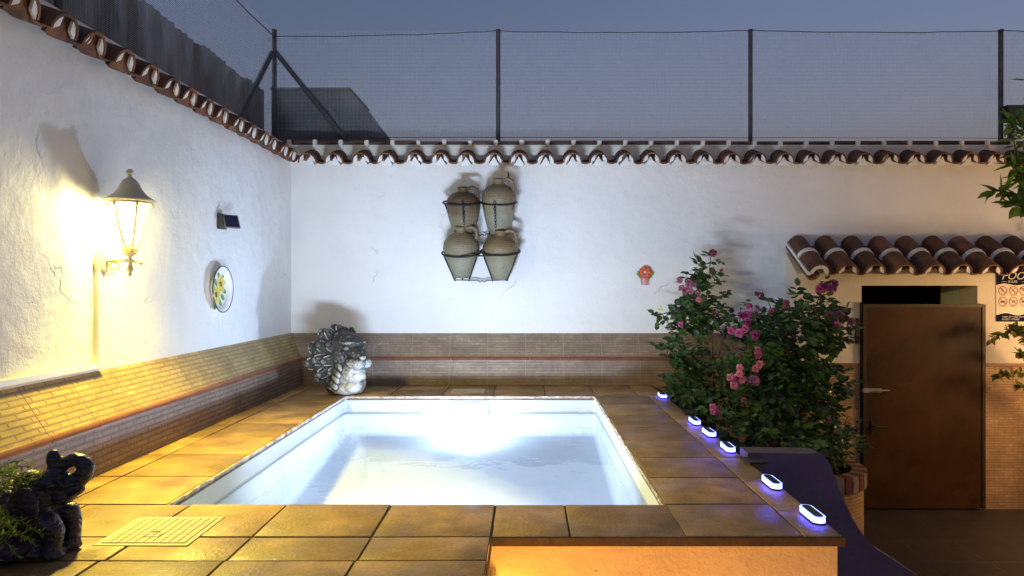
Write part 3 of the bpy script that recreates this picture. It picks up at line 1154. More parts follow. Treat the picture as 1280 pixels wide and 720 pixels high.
# added spot at the lantern, brightens deck and ledge but not the wall
l = bpy.data.lights.new('lantern_fill_spot', 'SPOT'); l.color = (1, .80, .10); l.energy = P_SPOT; l.shadow_soft_size = .09
l.spot_size = R(140); l.spot_blend = .9
o = bpy.data.objects.new('lantern_fill_spot', l); o.location = lanpos + Vector((.158, 0, .283))
o.rotation_euler = Vector((.62, .02, -.78)).to_track_quat('-Z', 'Y').to_euler(); C.objects.link(o)
lamp_light('lantern_light', Vector((5.2 - .155, 5.1, .483)), (1, .62, .28), P_LAN2, .26)

# conduit
q = MB()
q.box((-2.192, 3.53, .512), (-2.165, 3.572, 1.02), .003)
q.box((-2.192, -1.0, .482), (-2.160, 3.572, .512), .003)
tag(q.build('cable_conduit', PLASTIC, loc=(-2.18, 3.5, .5)), 'white plastic cable trunking running down from the lantern and along the ledge', 'cable trunking')

# solar wall lamp
sp = Vector((-2.19, 4.98, CH + (VY - 277) / F * 4.98))
SL = thing('solar_wall_light', 'small black solar wall light with a tilted panel above the painted plate', 'solar light', sp)
q = MB(); q.box((sp.x, sp.y - .045, sp.z - .055), (sp.x + .035, sp.y + .045, sp.z + .055), .006); q.build('housing', DARKPL, SL)
Mt = Matrix.Translation((sp.x + .085, sp.y, sp.z + .0)) @ Vector((.62, -.62, .48)).to_track_quat('Z', 'Y').to_matrix().to_4x4()
q = MB(); q.box((-.055, -.055, -.006), (.055, .055, .006), .003, Mt); q.build('panel_frame', STEEL, SL)
q = MB(); q.box((-.047, -.047, .0065), (.047, .047, .0085), 0, Mt); q.build('solar_panel', PVGLASS, SL)
q = MB(); q.box((sp.x + .03, sp.y - .02, sp.z - .02), (sp.x + .08, sp.y + .02, sp.z + .0), .004); q.build('bracket', DARKPL, SL)

# painted plate
pp = Vector((-2.19, 4.925, CH + (VY - 361.5) / F * 4.925))
PT = thing('painted_plate', 'round white ceramic plate painted with two yellow flowers, dark rim, on the left wall', 'plate', pp)
My = Matrix.Translation(pp) @ Matrix.Rotation(PI / 2, 4, 'Y')     # local z -> +X
q = MB(); q.lathe([(0, .010), (.11, .010), (.12, .018), (.14, .036), (.164, .046), (.166, .050), (.160, .052), (.136, .040), (.125, .026), (.118, .0205), (0, .0205)], 40, M=My); q.build('dish', mat('white_glaze', (.80, .80, .79), .15, .03), PT, smooth=50)
q = MB(); q.ring((0, 0, .0505), .163, .0045, 44, 6, My); q.build('painted_rim', mat('navy_glaze', (.03, .04, .07), .2, .1), PT, smooth=True)
q1, q2, q3, q4 = MB(), MB(), MB(), MB()


def flat_petal(mb, c, a, L, W, zz):
    pts = []
    for k in range(10):
        t = 2 * PI * k / 10
        lx, ly = L * .5 + L * .5 * math.cos(t), W * .5 * math.sin(t)
        u, v = c[0] + lx * math.cos(a) - ly * math.sin(a), c[1] + lx * math.sin(a) + ly * math.cos(a)
        pts.append(My @ Vector((-v, u, zz)))            # u along +Y, v up
    mb.prism(pts, (.0012, 0, 0))


for (u, v, r) in ((.022, .025, .052), (-.035, -.032, .05)):
    for k in range(6):
        flat_petal(q1, (u * 1.3, v * 1.3), k * PI / 3 + .3, r * 1.3, r * .85, .0212 + .0002 * k)
    q3 = MB()
    for k in range(3):
        flat_petal(q3, (u * 1.3 - .016 + .005 * k, v * 1.3 - .006), k * 1.1, .032, .02, .0226 + .0003 * k)
    q3.build('painted_centre', MATS.get('umber_glaze') or mat('umber_glaze', (.10, .04, .02), .2, .2, 30), PT)
for (u, v, a, L) in ((.045, .07, .9, .055), (.0, .07, 1.9, .05), (-.03, .02, 2.3, .06), (.02, -.035, -.5, .06), (.0, -.06, -1.0, .055), (-.05, -.085, -1.9, .045), (.055, -.01, -.2, .045)):
    flat_petal(q2, (u * 1.15, v * 1.15), a, L * 1.15, .036, .0208)
for k in range(12):
    a = random.uniform(0, 2 * PI); r = random.uniform(.095, .14)
    flat_petal(q4, (r * .8 * math.cos(a), r * .8 * math.sin(a)), a, .012, .006, .0222 if r < .1 else .031)
q1.build('painted_petals', mat('yellow_glaze', (.72, .55, .04), .2, .15, 30), PT)
q2.build('painted_leaves', mat('green_glaze', (.10, .28, .05), .2, .2, 30), PT)

# flower pot ornament
op = at(806, 345, BWY)
OR = thing('flowerpot_ornament', 'tiny ceramic wall ornament, a red and orange flower in a pink pot', 'wall ornament', (op.x, BWY, op.z))
q = MB(); q.lathe([(0, -.085), (.034, -.085), (.043, -.03), (.047, -.03), (.047, -.012), (0, -.012)], 18, M=Matrix.Translation((op.x, BWY, op.z)) @ Matrix.Diagonal((1, .7, 1, 1))); q.build('pot', mat('pink_glaze', (.50, .24, .24), .4, .2, 30), OR, smooth=40)
q = MB()
for k in range(7):
    a = 2 * PI * k / 7
    q.ball((op.x + .034 * math.cos(a), BWY - .03, op.z + .035 + .034 * math.sin(a)), (.026, .016, .026))
q.build('flower', mat('red_orange_glaze', (.62, .10, .03), .35, .45, 22), OR, smooth='all')
q = MB(); q.ball((op.x - .004, BWY - .046, op.z + .037), (.017, .01, .017)); q.build('flower_centre', mat('lavender_glaze', (.55, .40, .5), .35, .1), OR, smooth='all')
q = MB()
for k in range(6):
    a = PI + PI * (k + .5) / 6
    q.ball((op.x + .062 * math.cos(a), BWY - .018, op.z + .038 + .055 * math.sin(a)), (.02, .012, .02))
q.build('leaves', mat('leaf_glaze', (.16, .22, .04), .35, .4, 25), OR, smooth='all')

# ------------------------------------------------------------------ jars in their iron rack
JY = 6.29
JR = thing('jar_rack', 'black wrought iron rack of four rings holding clay jars on the white back wall', 'rack', (-.42, BWY, 1.0))


def jar(label, px, ptop, pbot, rw, matl, handle_side, shp=0, neck=.16):
    """ptop: lip, pbot: foot (pixels); rw: half width in px"""
    c0, c1 = at(px, pbot, JY), at(px, ptop, JY)
    c0 = Vector((c0.x, JY, c0.z))
    h = c1.z - c0.z
    r = rw / F * JY
    J = thing('clay_jar', label, 'jar', (c0.x, JY, c0.z), 'clay jars in the iron wall rack')
    if shp == 0:
        prof = [(0, 0), (.42, 0), (.60, .12), (.80, .30), (.95, .47), (1, .58), (.93, .70), (.70, .81), (.42, .875), (.27, .90), (.25, .955), (.29, .985), (.29, 1.0), (.22, .995), (.20, .93), (0, .9)]
    else:
        prof = [(0, 0), (.55, 0), (.72, .14), (.88, .34), (.97, .52), (1, .64), (.92, .76), (.68, .85), (.42, .895), (.29, .91), (.27, .955), (.33, .985), (.33, 1.0), (.24, .995), (.22, .93), (0, .9)]
    # smooth the profile
    q = MB()
    q.lathe([(a * r, b_ * h) for a, b_ in prof], 32, (c0.x, JY, c0.z))
    q.build('jar_body', matl, J, smooth=70)
    q = MB()
    s_ = handle_side
    q.tube([(c0.x + s_ * .24 * r, JY - .01, c0.z + .965 * h), (c0.x + s_ * .55 * r, JY - .015, c0.z + 1.0 * h), (c0.x + s_ * .80 * r, JY - .015, c0.z + .955 * h), (c0.x + s_ * .86 * r, JY - .012, c0.z + .86 * h), (c0.x + s_ * .82 * r, JY - .01, c0.z + .74 * h)], [.016, .017, .017, .016, .018], 10)
    q.build('handle', matl, J, smooth='all')
    J.location.y = 6.365
    J.rotation_euler.x = R(15)
    return c0, r, h


jars = []
jars.append(jar('squat brown clay jar, upper left in the rack', 579, 232.5, 291, 21.5, CLAYB, 1, 1))
jars.append(jar('taller pale clay jar with a dry twig, upper right in the rack', 623.5, 222, 291, 21.5, CLAY, 1, 1))
jars.append(jar('rounded grey clay jar with ribbed shoulder, lower left in the rack', 576.5, 281.5, 345.5, 23, CLAY, 1, 0))
jars.append(jar('ochre shouldered clay jar, lower right in the rack', 625.5, 286, 348, 23, jarmat('jar_clay_ochre', (.22, .21, .14), (.20, .14, .06), .18, .34), 1, 0))
rings = ((577.5, 253, 23.5), (624, 253, 22), (576.5, 316, 24), (625.5, 314, 24.5))
for (px, py, rw) in rings:
    c = at(px, py, JY)
    q = MB(); q.ring((0, 0, 0), rw / F * JY, .0085, 32, 6, Matrix.Translation((c.x, JY, c.z)) @ Matrix.Rotation(R(15), 4, 'X'))
    q.build('ring', BLACK, JR, smooth=True)
q = MB()
for (px, py, rw), (bx, by) in zip(rings, ((577.5, 284), (621, 291), (578, 350), (625, 350))):
    c = at(px, py, JY); e_ = at(bx, by, 6.365); r = rw / F * JY
    for a in (R(-150), R(-30), R(-75) if False else R(35), R(150)):
        dr = Vector((math.cos(a), math.sin(a), math.sin(a) * .26))
        q.tube([c + dr * r, e_ + dr * r * .42 + Vector((0, 0, .0))], .0065, 6)
    q.tube([e_ + Vector((-.07, -.03, 0)), e_ + Vector((.07, .03, .0))], .0055, 6)
    q.tube([e_ + Vector((.07, -.03, 0)), e_ + Vector((-.07, .03, .0))], .0055, 6)
for pa, pb2, yy in (((583, 290), (620, 291), 6.44), ((578, 350), (625, 350), 6.44), ((578, 321), (625, 320.5), JY - .16)):
    a, b_ = at(*pa, JY), at(*pb2, JY)
    a.y = b_.y = yy
    mid = (a + b_) / 2
    if yy > 6.4:
        q.tube([a, mid + Vector((-.04, 0, 0)), mid + Vector((-.02, 0, -.018)), mid + Vector((.0, 0, -.004)), mid + Vector((.02, 0, -.018)), mid + Vector((.04, 0, 0)), b_], .006, 6)
    else:
        q.tube([a, b_], .007, 6)
for px in (578, 625):
    a = at(px, 316, 6.48); b_ = at(px, 250, 6.48)
    q.tube([a + Vector((0, .005, -.25)), b_ + Vector((0, .005, .05))], .008, 6)
for (px, py, rw) in rings:
    c = at(px, py, JY); r = rw / F * JY
    q.tube([(c.x, JY + r, c.z), (c.x, 6.49, c.z)], .007, 6)
q.build('rack_rods', BLACK, JR, smooth=40)
for px, y0, y1 in ((578.5, 252, 280), (618, 252, 284)):
    q = MB()
    a, b_ = at(px, y0, JY - .165), at(px + 1.5, y1, JY - .14)
    n = 9
    for i in range(n):
        c = a.lerp(b_, (i + .5) / n)
        Mr = Matrix.Translation(c) @ Matrix.Rotation(PI / 2 * (i % 2), 4, 'Z') @ Matrix.Rotation(PI / 2, 4, 'X') @ Matrix.Diagonal((.7, 1.25, 1, 1))
        q.ring((0, 0, 0), .013, .0038, 10, 5, Mr)
    q.build('chain', BLACK, JR)
a = at(636, 228, JY); q = MB()
tp = [a, a + Vector((.004, 0, .04)), a + Vector((-.004, 0, .085))]
q.tube(tp, .005, 5)
for k in range(9):
    p0 = a + Vector((0, 0, .03 + .007 * k)); ang = k * 2.1
    q.leaf(p0, Vector((math.cos(ang), math.sin(ang), .6)), Vector((0, 0, 1)), .025, .012)
tag(q.build('dry_twig', TWIG, loc=a), 'dried dark sprig stuck in the handle of the upper right jar', 'twig')

# ------------------------------------------------------------------ pool fittings
SK = thing('pool_skimmer', 'white square framed skimmer mouth in the far pool wall', 'skimmer', (-.45, PY1, -.15))
x0, x1, z0, z1 = -.597, -.308, -.225, -.055
q = MB()
q.box((x0, PY1 - .016, z1 - .035), (x1, PY1 + .004, z1), .004)
q.box((x0, PY1 - .016, z0), (x0 + .05, PY1 + .004, z1 - .036), .004)
q.box((x1 - .05, PY1 - .016, z0), (x1, PY1 + .004, z1 - .036), .004)
q.build('skimmer_frame', PLASTIC, SK)
q = MB(); q.box((x0 + .05, PY1 - .004, z0), (x1 - .05, PY1 + .002, z1 - .036), 0); q.build('weir_flap', mat('grey_plastic', (.22, .25, .28), .4, .05), SK)

PLX, PLZ = -.445, -.262
PL = thing('pool_lamp', 'round underwater lamp glowing in the far pool wall below the skimmer', 'pool lamp', (PLX, PY1, PLZ))
Mp = Matrix.Translation((PLX, PY1 + .004, PLZ)) @ Matrix.Rotation(PI / 2, 4, 'X')
q = MB(); q.lathe([(.066, .0), (.085, .0), (.085, .024), (.074, .036), (.062, .034)], 32, M=Mp); q.build('bezel', PLASTIC, PL, smooth=40)
q = MB(); q.lathe([(0, .034), (.03, .033), (.062, .028), (.062, .01)], 32, M=Mp); q.build('lens', POOLLENS, PL, smooth='all')
lamp_light('pool_light', (PLX, PY1 - .115, PLZ), (.56, .74, 1.0), P_POOL, .08)
l = bpy.data.lights.new('pool_lamp_fill', 'SPOT'); l.color = (.56, .74, 1.0); l.energy = 17; l.shadow_soft_size = .035  # added spot at the underwater lamp, aimed up to light the left wall
l.spot_size = R(112); l.spot_blend = 1
o = bpy.data.objects.new('pool_lamp_fill', l); o.location = (PLX, PY1 - .09, PLZ + .01)
o.rotation_euler = Vector((-.62, -.60, .52)).to_track_quat('-Z', 'Y').to_euler(); C.objects.link(o)
# added unseen fill strip in the near pool wall, lights far wall and roses
q = MB(); q.box((-.95, PY0 - .006, -.45), (.05, PY0 + .018, -.155), .006)
ST = q.build('pool_fill_strip', PLASTIC, loc=(-.45, PY0, -.3))
tag(ST, 'added fill light strip in the near pool wall, out of view', 'fill light')
l = bpy.data.lights.new('pool_light', 'AREA'); l.shape = 'RECTANGLE'; l.size = .95; l.size_y = .28; l.spread = R(100); l.energy = P_POOL_FILL; l.color = (.64, .77, 1.0)  # added area light, stands in for light scattered through the water
o = bpy.data.objects.new('pool_light', l); o.location = (-.45, PY0 + .03, -.30)
o.rotation_euler = Vector((.06, 1, .25)).to_track_quat('-Z', 'Y').to_euler(); C.objects.link(o)

# access covers set in the deck
q = MB()
c4 = [at(175.5, 647, .9 * F / 289), at(272.4, 647, .9 * F / 289), at(229, 683.4, .9 * F / 325), at(121, 683, .9 * F / 325)]
gx0, gx1, gy0, gy1 = -1.502, -1.172, 2.412, 2.71
CV = thing('access_cover', 'square cream plastic access cover with a grid pattern, set in the front paving', 'access cover', ((gx0 + gx1) / 2, (gy0 + gy1) / 2, 0), 'covers set in the deck')
q.box((gx0, gy0, -.004), (gx1, gy1, .003), .001); fr0 = q.build('cover_frame', CREAMPL, CV)
q = MB(); n = 10; iw = .018
for i in range(n):
    for j in range(n):
        ax0 = gx0 + iw + (gx1 - gx0 - 2 * iw) * i / n; ax1 = gx0 + iw + (gx1 - gx0 - 2 * iw) * (i + 1) / n
        ay0 = gy0 + iw + (gy1 - gy0 - 2 * iw) * j / n; ay1 = gy0 + iw + (gy1 - gy0 - 2 * iw) * (j + 1) / n
        q.box((ax0 + .001, ay0 + .001, .0032), (ax1 - .001, ay1 - .001, .0056), .001, seg=1)
q.build('grid_lid', CREAMPL, CV)
q = MB(); cxm, cym = (gx0 + gx1) / 2, (gy0 + gy1) / 2 - .03
q.box((cxm - .028, cym - .0, .0064), (cxm + .004, cym + .014, .0072), 0)
q.box((cxm - .03, cym - .045, .0064), (cxm - .026, cym - .012, .0068), 0); q.box((cxm + .022, cym - .045, .0064), (cxm + .026, cym - .012, .0068), 0)
q.box((cxm - .025, cym - .047, .0064), (cxm + .021, cym - .044, .0068), 0)
q.build('finger_slot', DARKPL, CV)
gy = .9 * F
s0 = MB(); s0.box((-.635, 5.86, -.004), (-.352, 6.09, .004), .002)
SC = s0.build('access_cover', CREAMPL, loc=(-.49, 5.97, 0))
tag(SC, 'small plain cream cover let into the paving behind the pool', 'access cover', 'covers set in the deck')


# ------------------------------------------------------------------ solar deck lights
def capsule(mb, L, W, z0, z1, inset=0.0):
    r = W / 2 - inset
    h = L / 2 - W / 2
    pts = []
    for k in range(13):
        a = PI * k / 12
        pts.append((r * math.cos(a), h + r * math.sin(a)))
    for k in range(13):
        a = PI + PI * k / 12
        pts.append((r * math.cos(a), -h + r * math.sin(a)))
    mb.prism([(x, y, z0) for x, y in pts], (0, 0, z1 - z0))


def deck_light(lit, label):
    D = thing('deck_light', label, 'deck light', (0, 0, 0), 'solar lights along the deck edge')
    q = MB(); capsule(q, .168, .054, .0, .006); q.build('base', DARKPL, D)
    if lit:
        q = MB(); capsule(q, .162, .049, .0065, .0215); q.build('light_ring', LEDRING, D)
        q = MB(); capsule(q, .165, .0515, .022, .0275); q.build('clear_rim', emit('frosted_rim', (.20, .28, 1.0), .5, (.6, .65, .85)) if 'frosted_rim' not in MATS else MATS['frosted_rim'], D)
        q = MB(); capsule(q, .146, .035, .028, .0295); q.build('solar_panel', PVGLASS, D)
    else:
        q = MB(); q.box((-.05, -.06, .0065), (.05, .06, .016), .004); q.build('solar_panel', DARKPL, D)
    return D


LX = 1.112
spots = [(2.70, 'lit blue-white solar deck light nearest the front corner of the deck'), (3.144, 'lit solar deck light second from the front corner, in front of the unlit black one'),
         (3.828, 'lit solar deck light just behind the unlit black one, front of a row of three'), (4.22, 'lit solar deck light in the middle of the row of three by the roses'),
         (4.58, 'lit solar deck light beside the far unlit black one'), (5.66, 'lit solar deck light farthest back, by the end of the tiled ledge')]
d0 = None
for y, lab in spots:
    if d0 is None:
        d0 = deck_light(True, lab); d0.location = (LX, y, .0015)
    else:
        copy_tree(d0, (LX, y, .0015), (0, 0, random.uniform(-.05, .05)), lab)
du = deck_light(False, 'unlit flat black solar light overhanging the deck edge near the lilac parapet')
du.location = (1.165, 3.555, .0015); du.rotation_euler = (0, 0, R(8))
copy_tree(du, (1.16, 4.93, .0015), (0, 0, R(-4)), 'unlit flat black solar light at the deck edge against the rose leaves')

# amber lamp low in the corner of the plinth
ap = Vector((-.085, 2.46, -.185))
AL = thing('amber_spotlight', 'small amber spotlight glowing in the corner below the deck paving', 'spotlight', ap)
q = MB(); q.box((ap.x - .055, ap.y - .03, ap.z - .05), (ap.x - .02, ap.y + .03, ap.z + .03), .004); q.build('housing', BLACK, AL)
q = MB(); q.ball((ap.x - .006, ap.y, ap.z), (.014, .022, .022)); q.build('lens', AMBER, AL, smooth='all')
lamp_light('amber_light', ap + Vector((.07, -.16, -.10)), (1, .48, .02), P_AMB, .02)
gp = Vector((.30, 1.62, FZ))  # added ground spot out of view, fills the plinth with amber light
GL = thing('added_ground_spot', 'added unseen amber spotlight on the terrace, brightening the pool plinth', 'spotlight', gp)
q = MB(); q.lathe([(0, 0), (.05, 0), (.05, .012), (.012, .02), (.012, .05), (0, .05)], 18, gp); q.build('stand', BLACK, GL)
Mg = Matrix.Translation(gp + Vector((0, 0, .085))) @ Vector((0, .7, .7)).to_track_quat('Z', 'Y').to_matrix().to_4x4()
q = MB(); q.lathe([(0, -.05), (.04, -.045), (.055, .03), (.055, .045), (.046, .045), (.046, .03)], 20, M=Mg); q.build('lamp_housing', BLACK, GL)
q = MB(); q.lathe([(0, .036), (.045, .034)], 20, M=Mg); q.build('lens', AMBER, GL)
lamp_light('plinth_fill_light', gp + Vector((0, .05, .17)), (1, .52, .15), 12, .03)

# ------------------------------------------------------------------ lilac curved parapet
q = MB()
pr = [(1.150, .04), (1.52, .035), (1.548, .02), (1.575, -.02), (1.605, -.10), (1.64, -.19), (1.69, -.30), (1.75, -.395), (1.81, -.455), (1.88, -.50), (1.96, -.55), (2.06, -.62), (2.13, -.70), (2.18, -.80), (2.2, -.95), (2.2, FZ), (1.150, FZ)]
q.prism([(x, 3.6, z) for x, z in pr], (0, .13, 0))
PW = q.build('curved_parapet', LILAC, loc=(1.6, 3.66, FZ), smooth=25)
tag(PW, 'lilac curved parapet wall sweeping down from the deck edge to the terrace', 'parapet')

# ------------------------------------------------------------------ round brick planter
plc = Vector((2.27, 5.62, FZ))
PLN = thing('round_planter', 'round raised planter with tiled sides and a red and cream brick rim, beside the door', 'planter', plc)
prr = .415
q = MB()
ns = 40
for k in range(ns):
    a, b_ = 2 * PI * k / ns, 2 * PI * (k + 1) / ns
    P = lambda t, z: (plc.x + prr * math.cos(t), plc.y + prr * math.sin(t), z)
    q.face([P(a, FZ), P(b_, FZ), P(b_, -.65), P(a, -.65)], [(a * prr, FZ), (b_ * prr, FZ), (b_ * prr, -.70), (a * prr, -.70)])
q.build('planter_body', DADO, PLN, fixn=False)
cr, rd = MB(), MB()
nb = 36
for k in range(nb):
    a = 2 * PI * k / nb
    M = Matrix.Translation((plc.x, plc.y, 0)) @ Matrix.Rotation(a, 4, 'Z')
    w_ = 2 * PI * (prr + .02) / nb / 2 - .004
    (rd if k % 2 else cr).box((prr - .09, -w_, -.655), (prr + .025, w_, -.535), .005, M)
rd.build('red_rim_bricks', mat('red_brick', (.12, .032, .02), .8, .2, 18, .003, 60), PLN)
cr.build('cream_rim_bricks', mat('cream_brick', (.22, .155, .105), .8, .2, 18, .003, 60), PLN)
q = MB(); q.lathe([(0, -.58), (prr - .085, -.585)], 30, (plc.x, plc.y, 0)); q.build('soil', SOIL, PLN)
q = MB(); q.box((1.16, 3.74, FZ), (1.95, 6.3, -.62), .01)
tag(q.build('flower_bed', SOIL, loc=(1.5, 5, FZ)), kind='structure')


# ------------------------------------------------------------------ plants
def rnd_dir(up=.2):
    while True:
        v = Vector((random.uniform(-1, 1), random.uniform(-1, 1), random.uniform(-1, 1)))
        if .05 < v.length < 1:
            v.normalize(); v.z += up
            return v.normalized()


def compound(mb, p, d, size, stem=None):
    """five leaflets on a short stalk"""
    d = d.normalized()
    up = Vector((0, -.35, 1))
    w_ = d.cross(up).normalized()
    L = size * 1.7
    if stem is not None:
        stem.tube([p, p + d * L], .0012, 3, False)
    for t_, sd in ((.45, 1), (.45, -1), (.75, 1), (.75, -1), (1, 0)):
        q = p + d * L * t_
        dd = (d * .55 + w_ * sd * .9 + Vector((0, 0, random.uniform(-.25, .2)))) if sd else d
        nn = (up + rnd_dir(0) * .5)
        s_ = size * random.uniform(.8, 1.15)
        mb.leaf(q, dd, nn, s_, s_ * .82, .3, .12)


def rose_mesh():
    q = MB()
    for ring_, (n, tilt, rr, L) in enumerate(((5, 1.25, .5, 1.0), (5, .85, .35, .95), (5, .5, .22, .85), (4, .2, .1, .75))):
        for k in range(n):
            a = 2 * PI * (k + .5 * (ring_ % 2)) / n + random.uniform(-.15, .15)
            rows = []
            for i in range(4):
                t_ = i / 3
                ph = tilt * (.35 + .65 * t_ + (.25 if i == 3 else 0))
                rad = rr * .25 + L * t_ * math.sin(ph) * .9
                z = L * t_ * math.cos(ph) * .75 - .15
                wd = (.34 + .62 * math.sin(PI * min(1, t_ * .7 + .12))) * L * .72
                row = []
                for j in (-1, 0, 1):
                    aa = a + j * math.atan2(wd, rad + .35)
                    row.append(q.bm.verts.new((rad * math.cos(aa) * (1 if j == 0 else .95), rad * math.sin(aa) * (1 if j == 0 else .95), z + (.05 if j else 0))))
                rows.append(row)
            for r1, r2 in zip(rows, rows[1:]):
                for j in range(2):
                    q.bm.faces.new((r1[j], r1[j + 1], r2[j + 1], r2[j]))
    me = bpy.data.meshes.new('rose')
    q.bm.to_mesh(me); q.bm.free()
    me.polygons.foreach_set('use_smooth', [True] * len(me.polygons))
    return me


ROSE = rose_mesh()
ROSES = {}
for k, mm_ in PETALS.items():
    c = ROSE.copy(); c.materials.append(mm_); ROSES[k] = c


def put_rose(parent, pos, r, kind, face):
    o = bpy.data.objects.new('flower', ROSES[kind])
    C.objects.link(o)
    o.parent = parent
    o.location = pos - WL[parent.name]
    o.rotation_euler = Vector(face).to_track_quat('Z', 'Y').to_euler()
    o.scale = (r, r, r)
    WL[o.name] = pos


def inside(blobs):
    tot = sum(b[2] * b[3] * b[5] for b in blobs)
    x = random.uniform(0, tot)
    for b in blobs:
        x -= b[2] * b[3] * b[5]
        if x <= 0:
            break
    while True:
        u, v, w_ = (random.uniform(-1, 1) for _ in range(3))
        rr = u * u + v * v + w_ * w_
        if rr <= 1 and (rr > .25 or random.random() < .6):
            break
    px, py, rx, ry, dep, den, dy = b
    Y = dep + w_ * dy
    q = at(px + u * rx, py + v * ry, dep)
    q.y = Y
    return q, b


def bush(label, base, blobs, n, size, canes, flowers, mats=(LEAF,), n2=0, size2=.06, keep=lambda p: True, name='rose_bush'):
    B = thing(name, label, 'rose bush', base, None)
    st, lf, l2_ = MB(), MB(), MB()
    cp = []
    for path in canes:
        pts = [Vector(base) + Vector((random.uniform(-.06, .06), random.uniform(-.06, .06), 0))] + [Vector(q) for q in path]
        fine = []
        for a, b_ in zip(pts, pts[1:]):
            for i in range(6):
                fine.append(a.lerp(b_, i / 6) + Vector((random.uniform(-.008, .008), random.uniform(-.008, .008), 0)))
        fine.append(pts[-1])
        m_ = len(fine)
        st.tube(fine, [.011 * (1 - .75 * i / m_) for i in range(m_)], 5)
        cp += fine[5:]
    cnt = 0
    for i in range(n):
        p_, b_ = inside(blobs)
        if not keep(p_):
            continue
        near = min(cp, key=lambda c: (c - p_).length)
        d_ = (p_ - near)
        d_ = (d_.normalized() if d_.length > .01 else rnd_dir()) + rnd_dir(.1) * .9 + Vector((0, -.25, 0))
        compound(lf, p_, d_, size * random.uniform(.75, 1.25), None)
        if i % 4 == 0 and (near - p_).length < .35:
            st.tube([near, (near + p_) / 2 + Vector((0, 0, .01)), p_], [.003, .0022, .0015], 3, False)
        # leaves along the canes
    for c in cp:
        if random.random() < .5 and keep(c):
            compound(lf, c, rnd_dir(.2), size)
    for i in range(n2):
        p_, b_ = inside(blobs)
        if not keep(p_):
            continue
        d_ = Vector((random.uniform(-.6, .6), random.uniform(-.5, .2), -1))
        l2_.leaf(p_, d_, Vector((random.uniform(-.4, .4), -1, .3)), size2 * random.uniform(.8, 1.2), size2 * random.uniform(.8, 1.0), .15, .05)
    st.build('stems', BARK, B)
    lf.build('foliage', LEAF, B, fixn=False)
    if n2:
        l2_.build('heart_shaped_leaves', LEAF2, B, fixn=False)
    for (px, py, dep, r, kind, cnt_, spread) in flowers:
        c = at(px, py, dep)
        for k in range(cnt_):
            off = Vector((random.uniform(-1, 1), random.uniform(-.5, .5), random.uniform(-1, 1))) * spread if cnt_ > 1 else Vector()
            kk = kind if random.random() < .8 else random.choice([kind, 'dark' if kind == 'magenta' else kind])
            put_rose(B, c + off + Vector((0, -.09, 0)), r * random.uniform(.78, 1.08), kk, Vector((random.uniform(-.8, .6), -1, random.uniform(-.1, .9))))
            near = min(cp, key=lambda q_: (q_ - c).length)
        if (near - c).length < .6:
            sh_ = MB()
            sh_.tube([near, near.lerp(c, .5) + Vector((0, 0, -.02)), c], [.004, .003, .002], 4, False)
            sh_.build('flower_stalk', BARK, B)
    return B


D1 = 5.95
blobs1 = [(858, 472, 14, 40, D1, 1.2, .2), (846, 425, 13, 28, D1, .8, .15), (858, 500, 30, 26, 5.5, 1.0, .2), (874, 395, 18, 24, D1, 1.0, .18), (868, 445, 22, 30, D1, .15, .2), (896, 470, 11, 32, D1, .5, .12), (878, 352, 14, 18, D1, .9, .1),
          (890, 330, 7, 12, D1, .8, .06), (833, 396, 8, 7, D1, .6, .08), (855, 385, 18, 16, D1, .9, .15), (903, 400, 8, 14, D1, .4, .1), (893, 372, 12, 10, D1, .5, .1)]
k1 = lambda p: p.x > 1.17 or p.z > .12
bush('tall sparse rose bush with mauve blooms climbing the white wall beside the ledge', (1.55, 5.95, -.62), blobs1, 250, .062,
     [[at(862, 500, D1), at(850, 430, D1), at(828, 392, D1)], [at(880, 500, D1), at(876, 420, D1), at(884, 370, D1), at(888, 322, D1)], [at(895, 500, D1), at(890, 420, D1), at(862, 365, D1)], [at(870, 500, 5.7), at(845, 470, D1)], [at(892, 470, D1), at(910, 400, D1)]],
     [(857, 358, D1 - .1, .034, 'mauve', 9, .07), (866, 368, D1 - .1, .03, 'mauve', 3, .04), (889, 316, D1, .026, 'dark', 3, .02), (822, 386, D1, .036, 'pale', 1, 0), (848, 405, D1 - .1, .028, 'magenta', 1, 0), (870, 374, D1 - .15, .03, 'pink', 1, 0), (898, 338, D1, .02, 'dark', 1, 0), (889, 391, D1 - .1, .028, 'mauve', 1, 0)],
     n2=130, size2=.072, keep=k1)
D2 = 5.25
blobs2 = [(955, 480, 52, 56, D2, 1.0, .38), (998, 490, 42, 62, D2, 1.2, .35), (985, 425, 46, 40, D2, 1.1, .3), (1015, 395, 28, 26, D2, 1, .25), (1032, 475, 14, 55, D2, 1.0, .25), (915, 505, 30, 40, 5.1, 1.1, .3), (950, 420, 24, 28, D2, .6, .25),
          (960, 555, 60, 28, 4.9, .9, .35), (1012, 545, 30, 34, D2, .9, .3), (1026, 372, 7, 12, D2, .8, .05), (1050, 405, 12, 10, D2, .8, .08), (960, 388, 16, 12, D2, .2, .12), (985, 385, 18, 12, D2, .7, .15), (1042, 425, 14, 16, D2, .7, .1)]
k2 = lambda p: p.x > 1.2 and not (p.z < .05 and p.y < 3.8)
